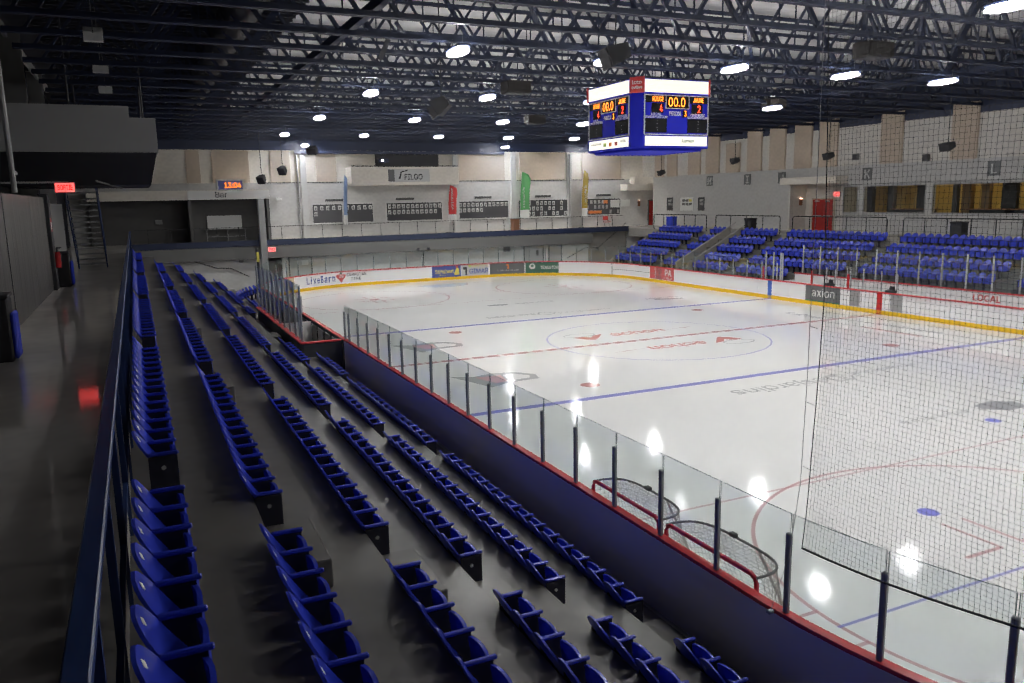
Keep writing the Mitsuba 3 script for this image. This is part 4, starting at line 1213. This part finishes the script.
# banner boards on the far wall
rng = np.random.default_rng(5)
cards = ((-6.95, -4.72, 'p'), (-4.5, -2.3, 'p'), (-1.15, 3.45, 'q'), (4.85, 9.4, 'q'), (10.4, 15.1, 'r'), (16.9, 20.5, 's'))
names = ['leftmost dark honour board', 'second dark honour board, right of the blue flag', 'dark honour board under the balcony front', 'dark honour board right of the red flag', 'dark honour board beside the green flag', 'dark notice board beside the yellow flag']
for (a, b, kind), nm in zip(cards, names):
    k = thing('honour_board', nm, 'board')
    z0, z1 = 4.35, 5.72
    put('panel', box(a, b, 34.92, 35.0, z0, z1), 'charcoal_mat', k)
    put('frame', cat(box(a - 0.1, b + 0.1, 34.9, 34.99, z1, z1 + 0.1), box(a - 0.1, b + 0.1, 34.9, 34.99, z0 - 0.1, z0), box(a - 0.1, a, 34.9, 34.99, z0, z1), box(b, b + 0.1, 34.9, 34.99, z0, z1)), 'lightgrey_mat', k)
    n = int((b - a - 0.1) / 0.36)
    for r_ in range(3):
        for c_ in range(n):
            x = a + 0.22 + c_ * (b - a - 0.4) / max(n - 1, 1)
            show = {'p': r_ == 0 or (r_ == 1 and c_ == 0 and a < -6), 'q': r_ == 0 or (r_ == 1 and c_ < (n - 1 if a < 0 else n // 2)), 'r': rng.random() < 0.66, 's': rng.random() < 0.5}[kind]
            if show:
                z = z1 - 0.26 - r_ * 0.44
                put('card', box(x - 0.12, x + 0.12, 34.905, 34.92, z - 0.16, z + 0.16), 'grey_mat' if kind == 's' else 'lightgrey_mat', k)
                if kind != 's':
                    put('card_print', box(x - 0.06, x + 0.06, 34.9, 34.905, z - 0.1, z + 0.06), 'darkgrey_mat', k)
    if kind == 's':
        put('notice', box(a + 0.3, a + 1.7, 34.89, 34.91, 4.45, 4.7), 'orange_mat', k)
        put('notice', box(a + 1.9, a + 2.3, 34.89, 34.91, 5.3, 5.6), 'orange_mat', k)
        put('notice', box(b - 1.0, b - 0.05, 34.89, 34.91, 4.95, 5.6), 'white_mat', k)
single('poster', cat(box(20.6, 21.6, 34.95, 35, 5.0, 5.6), box(20.75, 21.45, 34.94, 34.95, 5.08, 5.5)), 'white_mat', 'white poster at the right end of the far wall boards', 'poster')
for i, x in enumerate((-5.2, 0.4, 7.15, 12.75, 18.8)):
    k = thing('air_vent', f'dark horizontal air grille above the far wall boards, {ORD[i]} from the left', 'vent', 'air grilles on the far wall')
    put('grille', box(x - 0.75, x + 0.75, 34.93, 35, 5.95, 6.13), 'darkgrey_mat', k)
    for j in range(3):
        put('slat', box(x - 0.72, x + 0.72, 34.9, 34.93, 5.97 + 0.055 * j, 5.99 + 0.055 * j), 'charcoal_mat', k)


def feather(x, ztop, m, mt, word, label, w=0.62, yaw=0.0):
    k = thing('feather_flag', label, 'flag')
    yb_ = 34.2
    c, s_ = math.cos(yaw), math.sin(yaw)
    put('base', cat(rounded(x - 0.25, x + 0.25, yb_ - 0.25, yb_ + 0.25, ZC, ZC + 0.06, 0.02)), 'charcoal_mat', k)
    tt = np.linspace(0, 1, 16)
    zz = 4.15 + (ztop - 4.15) * tt
    leftx = 0.25 * tt ** 3 - 0.02
    pole = np.stack([x + leftx * c, yb_ + leftx * s_, zz], -1)
    put('pole', tube(np.vstack([[x - 0.02 * c, yb_, ZC + 0.05], pole]), 0.018, 6), 'lightgrey_mat', k)
    right = leftx + w * np.sqrt(np.clip(1 - np.clip((tt - 0.78) / 0.22, 0, 1) ** 2, 0, 1)) * (0.9 + 0.1 * tt) + 0.03
    P = np.stack([np.stack([x + (leftx + (right - leftx) * f_) * c, yb_ + (leftx + (right - leftx) * f_) * s_ + 0.04 * np.sin(f_ * 5 + tt * 4), zz], -1) for f_ in np.linspace(0, 1, 5)], 0)
    low = P[:, :4]
    put('cloth', shell(P[:, 3:], np.array([0, 0.006, 0])), m, k)
    put('hem', shell(low, np.array([0, 0.006, 0])), mt, k)
    if word:
        put('lettering', scrawl(1.7, 0.24, [x + 0.42 * c, yb_ - 0.06, 6.0], Z, -X, len(label), 0.006), 'lightgrey_mat', k)


feather(-4.75, 7.9, 'flagblue_mat', 'white_mat', None, 'narrow pale blue feather flag in front of the left honour boards', 0.32, 0.3)
feather(3.75, 7.05, 'flagred_mat', 'white_mat', 'SPORTS', 'red and white feather flag between the honour boards', 0.72)
feather(10.2, 8.1, 'flaggreen_mat', 'white_mat', 'SANTÉ', 'green feather flag with white lettering at the far end', 0.9)
feather(16.15, 8.2, 'flagyellow_mat', 'white_mat', 'LOISIRS', 'mustard yellow feather flag at the far end', 0.6)

for x, y, m, lab in ((9.4, 33.6, 'brass_mat', 'brown waste bin on the far concourse'), (18.95, 16.0, 'black_mat', 'black waste bin behind the middle seats across the ice'), (18.95, 0.5, 'black_mat', 'black waste bin behind the seats below the letter L sign'), (18.95, 25.0, 'bin_mat', 'blue waste bin behind the far left seats across the ice')):
    k = thing('waste_bin', lab, 'bin')
    put('body', rounded(x - 0.28, x + 0.28, y - 0.33, y + 0.33, ZC, 4.15, 0.04), m, k)
    put('lid', rounded(x - 0.3, x + 0.3, y - 0.35, y + 0.35, 4.15, 4.25, 0.03), m, k)
k = thing('folding_chair', 'dark red folding chair below the notice board at the far end', 'chair')
put('seat', rounded(18.2, 18.75, 33.6, 34.1, 3.68, 3.73, 0.02), 'flagred_mat', k)
put('backrest', rounded(18.2, 18.75, 34.05, 34.1, 3.85, 4.2, 0.02), 'flagred_mat', k)
for dx in (18.22, 18.7):
    put('leg', bar((dx, 33.65, ZC), (dx, 34.1, 3.9), 0.03), 'charcoal_mat', k)
# posters between the bay and letter H
for i, (y0, y1, m) in enumerate(((30.4, 31.2, 'charcoal_mat'), (27.6, 29.3, 'white_mat'), (26.1, 26.9, 'charcoal_mat'))):
    k = thing('wall_poster', ['narrow dark poster nearest the far corner on the grey wall', 'wide white poster with dark and yellow print on the grey wall', 'narrow dark poster under the letter H sign'][i], 'poster')
    put('sheet', box(22.96, 23, y0, y1, 4.6, 5.7), m, k)
    for j in range(6):
        put('print', box(22.95, 22.96, y0 + 0.12 + (y1 - y0 - 0.3) * (j % 3) / 3, y0 + 0.12 + (y1 - y0 - 0.3) * (j % 3 + 0.8) / 3, 5.05 + 0.3 * (j // 3), 5.25 + 0.3 * (j // 3)), ('adyellow_mat' if j == 3 else 'darkgrey_mat') if i == 1 else 'grey_mat', k)


def exit_sign(o, R, w, h, label, lum=2.2):
    N = np.cross(R, Z)
    k = thing('exit_sign', label, 'exit sign')
    put('case', obox(np.asarray(o, float) - N * 0.03, R, Z, N, w + 0.05, h + 0.05, 0.06), 'grey_mat', k)
    kk = put('face', obox(np.asarray(o, float) + N * 0.006, R, Z, N, w, h, 0.012), 'white_mat', k)
    scene[kk]['emitter'] = glow(lum, lum * 0.035, lum * 0.03)
    put('lettering', text('SORTIE', h * 0.55, np.asarray(o, float) + N * 0.0125 - Z * h * 0.27, R, Z, 0.004, True, squeeze=w * 0.82), 'flagred_mat', k)


exit_sign([22.9, 12.3, 5.75], -Y, 0.5, 0.3, 'small lit red exit sign above the red double doors', 1.6)
exit_sign([-10.85, 30.25, 2.75], X, 0.5, 0.3, 'lit red exit sign over the dark passage at the far left', 1.6)
exit_sign([-21.1, 0.3, 6.45], X, 0.5, 0.26, 'lit red exit sign hanging over the near walkway', 2.6)
put('bracket', box(-23.4, -21.0, 0.36, 0.40, 6.58, 6.63), 'grey_mat', 'exit_sign_002')
k = thing('wall_sconce', 'brown wall sconce glowing on the pale wall left of the red double doors', 'wall lamp')
put('body', rounded(23.85, 24.08, 16.48, 16.6, 5.0, 5.45, 0.02), 'brass_mat', k)
glowing('bulb', obox([23.965, 16.5, 5.47], X, Y, Z, 0.1, 0.06, 0.03), k, (18, 12, 8))
k = thing('wall_sconce', 'brown wall sconce by the red door at the far corner', 'wall lamp')
put('body', rounded(22.45, 22.7, 34.88, 35.0, 5.0, 5.5, 0.02), 'brass_mat', k)
glowing('bulb', obox([22.575, 34.9, 5.52], X, Y, Z, 0.1, 0.06, 0.03), k, (14, 10, 7))

# ------------------------------------------------------------------ bar at the far left
k = 'wall_bar'
labels[k] = {'kind': 'structure', 'label': 'dark bar recess with a long cream header at the far left'}
put('header', box(-15.9, -10.5, 31.9, 32.2, 6.22, 6.82), 'white_mat', k, label='white header')
put('header', box(-22.0, -15.9, 31.95, 32.2, 6.22, 6.8), 'cream_mat', k, label='cream header')
put('header_lettering', text('Bar', 0.38, [-13.75, 31.89, 6.36], X, Z, 0.006), 'charcoal_mat', k)
put('back_wall', box(-22.0, -10.9, 34.3, 34.4, ZC, 6.25), 'darkwall_mat', k)
put('side_wall', box(-15.9, -15.7, 32.0, 34.3, ZC, 6.25), 'darkwall_mat', k)
put('side_wall', box(-10.75, -10.55, 32.0, 35.0, ZC, 6.25), 'darkgrey_mat', k)
put('soffit', box(-22.0, -10.5, 32, 35, 6.25, 6.3), 'darkwall_mat', k)
put('shutter', box(-14.6, -12.25, 34.2, 34.3, 4.15, 5.1), 'white_mat', k, label='closed white roller shutter')
k = thing('bar_table', 'grey steel table with open legs below the white bar shutter', 'table')
put('counter', rounded(-14.8, -12.0, 33.8, 34.3, 4.08, 4.15, 0.01), 'darkgrey_mat', k)
put('ledge', box(-22, -10.5, 32.1, 34.9, 6.8, 6.86), 'cream_mat', 'wall_bar')
for x in (-14.7, -13.3, -12.1):
    put('leg', box(x - 0.03, x + 0.03, 33.85, 33.9, ZC, 4.1), 'grey_mat', k)
put('crossbar', box(-14.7, -12.1, 33.86, 33.89, 3.6, 3.64), 'grey_mat', k)
k = thing('digital_clock', 'digital clock with orange digits standing on the bar header', 'clock')
put('case', rounded(-14.0, -12.15, 31.85, 32.1, 6.82, 7.6, 0.04), 'lightgrey_mat', k)
put('screen', box(-13.88, -12.28, 31.84, 31.85, 6.9, 7.48), 'adblue_mat', k)
glowing('digits', text('13:04', 0.36, [-12.95, 31.838, 7.0], X, Z, 0.004, True, squeeze=1.15), k, (2.2, 0.42, 0.03), 'digit_orange')
k = thing('column', 'pale square column standing by the far left corner of the rink', 'column')
put('shaft', rounded(-11.72, -11.28, 29.25, 29.7, -0.05, 6.22, 0.03), 'grey_mat', k)
put('base_plate', box(-11.85, -11.15, 29.1, 29.8, -0.05, 0.05), 'grey_mat', k)
k = thing('padded_post', 'short black and yellow post beside the pale column', 'post')
put('shaft', rounded(-12.45, -12.3, 26.0, 26.15, -0.05, 3.1, 0.02), 'black_mat', k)
put('yellow_sleeve', rounded(-12.46, -12.29, 25.99, 26.16, 2.2, 2.85, 0.02), 'adyellow_mat', k)
single('wall_box', cat(rounded(-18.0, -17.55, 34.1, 34.3, 4.6, 4.9, 0.02), box(-17.95, -17.6, 34.08, 34.1, 4.64, 4.86)), 'grey_mat', 'small grey panel box on the dark bar wall', 'panel box')
single('wall_box', cat(rounded(-13.0, -12.7, 30.9, 31, 1.9, 2.2, 0.02), box(-12.95, -12.75, 30.88, 30.9, 1.95, 2.15)), 'grey_mat', 'small grey box on the pale wall beyond the near stand', 'panel box')
single('emergency_light', cat(rounded(-9.6, -9.2, 34.85, 35, 6.1, 6.3, 0.03), cyl([-9.5, 34.85, 6.15], [-9.5, 34.8, 6.12], 0.05), cyl([-9.3, 34.85, 6.15], [-9.3, 34.8, 6.12], 0.05)), 'white_mat', 'small white emergency light on the grey far wall right of the bar', 'emergency light')
k = thing('camera_stand', 'thin dark stand with two small cameras behind the far end glass', 'camera stand')
put('pole', cyl([0.0, 29.8, 0], [0.0, 29.8, 2.2], 0.03), 'charcoal_mat', k)
put('crossbar', box(-0.45, 0.45, 29.77, 29.83, 2.15, 2.22), 'charcoal_mat', k)
for x in (-0.4, 0.4):
    put('camera', rounded(x - 0.09, x + 0.09, 29.7, 29.9, 2.22, 2.4, 0.02), 'black_mat', k)
single('wall_sign', cat(box(7.1, 7.7, 30.96, 31, 1.75, 2.15), box(7.15, 7.65, 30.95, 30.96, 1.8, 2.1)), 'darkgrey_mat', 'small dark sign on the grey wall behind the far end glass', 'sign')

# ------------------------------------------------------------------ near walkway wall, booth, ladder stair
for i, (y0, y1) in enumerate(((-19.5, -15.4), (-15.3, -11.2), (-11.1, -7.0), (-6.95, -2.0), (-1.95, 2.1))):
    struct('wall_cladding' if i == 0 else f'wall_cladding_{i:03d}', rounded(-22.0, -21.85, y0, y1, ZC, 6.2, 0.02), 'wallpanel_mat', f'tall dark grey wall panel beside the walkway, {ORD[i]} from the near end')
struct('trim_1', box(-22.0, -21.75, 2.15, 2.9, ZC, 6.3), 'charcoal_mat', 'dark upright between the wall panels')
struct('wall_cladding_005', box(-22.0, -21.8, 2.9, 8.5, ZC, 6.0), 'darkgrey_mat', 'grey wall by the exit sign')
put('joint', box(-21.85, -21.84, -7.0, -6.95, ZC, 6.2), 'black_mat', 'wall_cladding_002')
for i, (y, w_) in enumerate(((8.2, 0.85), (19.0, 0.62))):
    k = thing('wall_column', ['wide grey steel column at the upper left edge behind the booth', 'narrower grey steel column at the upper left, farther along the wall'][i], 'column')
    put('shaft', cat(box(-23.4, -23.4 + w_, y, y + 0.05, ZC, 12.35), box(-23.25, -23.2, y + 0.05, y + 0.6, ZC, 12.35), box(-23.4, -23.4 + w_, y + 0.6, y + 0.65, ZC, 12.35)), 'greycol_mat', k)
    put('cap_plate', box(-23.4, -23.3 + w_, y - 0.05, y + 0.7, 12.35, 12.4), 'grey_mat', k)
single('wall_beam', bar((-22.95, 2.0, 12.2), (-22.95, 24.0, 12.2), 0.12, 0.36), 'grey_mat', 'grey steel beam running back across the columns at the upper left', 'beam')
single('wall_pipe', cat(tube([[-21.6, -7.0, 12.3], [-21.6, -6.98, 8.0], [-21.6, -6.93, 7.1], [-21.6, -6.85, 6.2]], 0.055, 10), tube([[-21.6, -6.9, 6.65], [-21.6, -6.3, 6.62]], 0.045, 8)), 'grey_mat', 'grey vertical pipe at the left edge above the wall panels', 'pipe')
bo = thing('press_box', 'grey boxed control booth hung over the walkway with a dark underside', 'booth')
BY = 4.0
put('front_panel', cat(box(-23.3, -19.15, BY, BY + 0.15, 7.7, 9.25), box(-19.15, -18.33, BY, BY + 0.15, 7.7, 8.87)), 'grey_mat', bo)
put('side_panel', box(-18.48, -18.33, BY + 0.15, BY + 6, 7.7, 8.87), 'grey_mat', bo)
put('roof', box(-23.3, -18.48, BY + 0.15, BY + 6, 8.7, 8.8), 'charcoal_mat', bo)
hull = trimesh.convex.convex_hull(np.array([[x, y, z] for (x, y, z) in [(-23.3, BY + 0.02, 7.7), (-18.38, BY + 0.02, 7.7), (-23.3, BY + 0.5, 6.6), (-18.65, BY + 0.5, 6.6), (-23.3, BY + 6, 7.7), (-18.38, BY + 6, 7.7), (-23.3, BY + 5.6, 6.6), (-18.65, BY + 5.6, 6.6)]]))
put('lower_box', (np.array(hull.vertices), np.array(hull.faces)), 'black_mat', bo, label='black tapered underside')
for x in (-21, -18.7):
    for y in (BY + 1, BY + 5):
        put('hanger', cyl([x, y, 8.7], [x, y, 12.4], 0.03), 'charcoal_mat', bo)
put('lower_bracket', bar((-20.4, BY + 0.2, 6.75), (-19.6, BY + 0.8, 6.5), 0.05), 'darkgrey_mat', bo)
st = thing('stair', 'steep black open stair climbing to the booth from the walkway', 'stair')
for i in range(15):
    f_ = i / 14
    put('step', rounded(-21.6, -20.6, 12.0 - 3.6 * f_ - 0.26, 12.0 - 3.6 * f_, 3.42 + 3.2 * f_, 3.48 + 3.2 * f_, 0.01), 'grey_mat', st)
for x in (-21.66, -20.56):
    put('stringer', bar((x, 12.1, ZC + 0.02), (x, 8.2, 6.75), 0.05, 0.22), 'railblue_mat', st)
    put('handrail', tube([[x, 12.3, ZC], [x, 12.2, 4.1], [x, 8.6, 7.4]], 0.025, 8), 'railblue_mat', st)
for i, (y, lab) in enumerate(((-11.2, 'black bin with a glossy blue front on the walkway, nearer of the two'), (3.4, 'black bin with a glossy blue front on the walkway, farther of the two'))):
    k = thing('recycling_bin', lab, 'bin')
    xb_ = -21.58
    put('body', rounded(xb_ - 0.2, xb_ + 0.18, y - 0.25, y + 0.25, ZC, 4.35, 0.03), 'black_mat', k)
    put('front', rounded(xb_ + 0.18, xb_ + 0.26, y - 0.22, y + 0.22, ZC + 0.05, 4.1, 0.03), 'bin_mat', k, label='glossy blue front')
    put('lid', rounded(xb_ - 0.22, xb_ + 0.2, y - 0.27, y + 0.27, 4.35, 4.42, 0.02), 'charcoal_mat', k)
k = thing('fire_extinguisher', 'red fire extinguisher on the grey wall by the walkway', 'fire extinguisher')
put('cylinder', tube([[-21.68, 2.55, 3.95], [-21.68, 2.55, 3.98], [-21.68, 2.55, 4.42], [-21.68, 2.55, 4.45]], 0.09, 14), 'red_mat', k, 40)
put('valve', cat(cyl([-21.68, 2.55, 4.45], [-21.68, 2.55, 4.58], 0.03), box(-21.7, -21.55, 2.53, 2.57, 4.56, 4.6)), 'black_mat', k)
put('hose', tube([[-21.68, 2.55, 4.5], [-21.58, 2.5, 4.45], [-21.57, 2.48, 4.2], [-21.58, 2.5, 4.05]], 0.015, 6), 'black_mat', k)
k = thing('fire_sign', 'small red fire equipment sign above the extinguisher', 'sign')
put('plate', box(-21.35, -21.05, 2.5, 2.52, 5.1, 5.5), 'white_mat', k) if False else put('plate', box(-21.77, -21.75, 2.3, 2.75, 5.1, 5.55), 'red_mat', k)
put('symbol', box(-21.75, -21.745, 2.42, 2.62, 5.18, 5.4), 'white_mat', k)

# ------------------------------------------------------------------ hockey goals against the near boards


def goal(yc, label):
    k = thing('hockey_goal', label, 'hockey goal')
    x0_ = -12.80   # mouth towards the boards, back towards the ice
    W, H, r = 0.93, 1.22, 0.032
    put('frame', tube([[x0_, yc - W, 0.0], [x0_, yc - W, H - 0.1], [x0_, yc - W + 0.03, H - 0.03], [x0_, yc - W + 0.1, H], [x0_, yc + W - 0.1, H], [x0_, yc + W - 0.03, H - 0.03], [x0_, yc + W, H - 0.1], [x0_, yc + W, 0.0]], r, 12), 'goalred_mat', k, 40, label='red posts and crossbar')

    def U(depth, n, side=0.0):
        t_ = np.linspace(0, 1, n)
        a = math.pi * t_
        yy = -np.cos(a)
        yy = np.sign(yy) * np.abs(yy) ** 0.55
        xx = np.sin(a) ** 0.62
        return np.stack([x0_ + depth * xx, yc + (W - side) * yy * 1.0, np.zeros(n)], -1)
    n = 37
    top, bot = U(0.58, n), U(1.05, n)
    top[:, 2] = H - 0.02
    bot[:, 2] = 0.03
    put('top_rim', tube(top, 0.018, 8), 'darkgrey_mat', k, True, label='laced rim of the net')
    put('base_frame', tube(bot, 0.026, 8), 'goalred_mat', k, True)
    lines = []
    m = 15
    S = np.array([[top[i] + (bot[i] - top[i]) * (0.35 * v + 0.65 * v ** 1.6) * np.array([1, 1, 0]) + np.array([0, 0, (bot[i, 2] - top[i, 2]) * v]) for v in np.linspace(0, 1, m)] for i in range(n)])
    for i in range(0, n):
        lines.append(S[i])
    for j in range(0, m):
        lines.append(S[:, j])
    # top panel
    nt = 22
    for i in range(1, nt):
        y = yc - W + 2 * W * i / nt
        q = np.interp(y, top[:, 1], top[:, 0])
        lines.append(np.array([[x0_, y, H], [(x0_ + q) / 2, y, H - 0.035], [q, y, H - 0.02]]))
    for i in range(1, 8):
        xx = x0_ + 0.55 * i / 8
        ok = top[:, 0] >= xx
        a, b = top[ok, 1].min(), top[ok, 1].max()
        lines.append(np.array([[xx, yy, H - 0.035 * math.sin(math.pi * i / 8)] for yy in np.linspace(a, b, 8)]))
    put('netting', cat(*[tube(L, 0.0034, 3) for L in lines]), 'goaltwine_mat', k, kind='stuff')
    put('centre_strap', tube([[x0_ + 0.56, yc - 0.35, H - 0.03], [x0_ + 0.8, yc - 0.45, 0.6], [x0_ + 1.0, yc - 0.5, 0.1]], 0.018, 6), 'grey_mat', k)
    put('clip', rounded(x0_ + 0.52, x0_ + 0.6, yc + 0.1, yc + 0.22, H - 0.02, H + 0.04, 0.01), 'charcoal_mat', k)


goal(-17.3, 'red hockey goal with white netting behind the near glass, farther of the two')
goal(-19.34, 'red hockey goal with white netting behind the near glass, nearer of the two')

# ------------------------------------------------------------------ protective netting over the near end glass
pnet = thing('protective_net', 'black protective netting hanging above the near corner glass', 'netting')
XN = -13.16
cell = 0.0475
ybot = lambda y: 2.12 + 0.10 * (-21.33 - y) + 0.025 * np.sin((y + 21.33) * 1.3)
ys_ = np.arange(-21.36, -27.5, -cell)
sway = lambda z: np.interp(z, [2.1, 2.6, 3.2, 4.0, 4.8, 6.5, 7.7, 10.3], [0.0, -0.02, -0.03, -0.07, -0.10, -0.04, 0.02, 0.05])
lines = []
for y in ys_:
    z0_ = float(ybot(y))
    zz = np.linspace(z0_, 10.3, 26)
    edge = np.exp(-(-21.36 - y) / 0.5)
    wob = sway(zz) * edge + 0.012 * np.sin(zz * 3 + y * 2) * (1 - edge)
    lines.append(np.stack([XN + 0.06 * np.sin(zz * 0.9 + y * 1.3) * np.exp(-(zz - z0_)), y + wob, zz], -1))
hl = []
for z in np.arange(2.1, 10.3, cell):
    yy = np.linspace(-21.36, -27.5, 26)
    ok = ybot(yy) <= z
    if ok.sum() < 2:
        continue
    yy = yy[ok]
    edge = np.exp(-(-21.36 - yy) / 0.5)
    wob = sway(z) * edge + 0.012 * np.sin(z * 3 + yy * 2) * (1 - edge)
    hl.append(np.stack([XN + 0.06 * np.sin(z * 0.9 + yy * 1.3) * np.exp(-(z - ybot(yy))), yy + wob, z - 0.02 * np.sin((yy + 21.3) * 1.1)], -1))
put('mesh', cat(*[tube(L, 0.0016, 3) for L in lines + hl]), 'twine_mat', pnet, kind='stuff')
put('edge_rope', tube(np.array([l[0] for l in lines]), 0.011, 6), 'twine_mat', pnet)
put('edge_rope', tube(lines[0], 0.005, 6), 'twine_mat', pnet)
put('top_cable', tube([[XN, -21.3, 10.3], [XN, -27.5, 10.3]], 0.01, 6), 'twine_mat', pnet)
k = thing('tie_cord', 'thin loose cord tied from the cap rail up along the edge of the protective net', 'cord')
put('cord', tube([[-13.1, -20.83, 1.1], [-13.12, -21.1, 1.9], [-13.15, -21.25, 2.8], [-13.15, -21.28, 4.0], [-13.16, -21.3, 6.0], [-13.16, -21.3, 8.0], [-13.16, -21.3, 10.4]], 0.0035, 5), 'grey_mat', k)
for z in (3.0, 3.7, 4.5, 5.4):
    put('tie', tube([[-13.15, -21.27, z], [-13.16, -21.4, z - 0.01]], 0.003, 4), 'twine_mat', k)
put('clamp', rounded(-13.14, -13.06, -20.86, -20.8, 1.085, 1.13, 0.01), 'alu_mat', k)
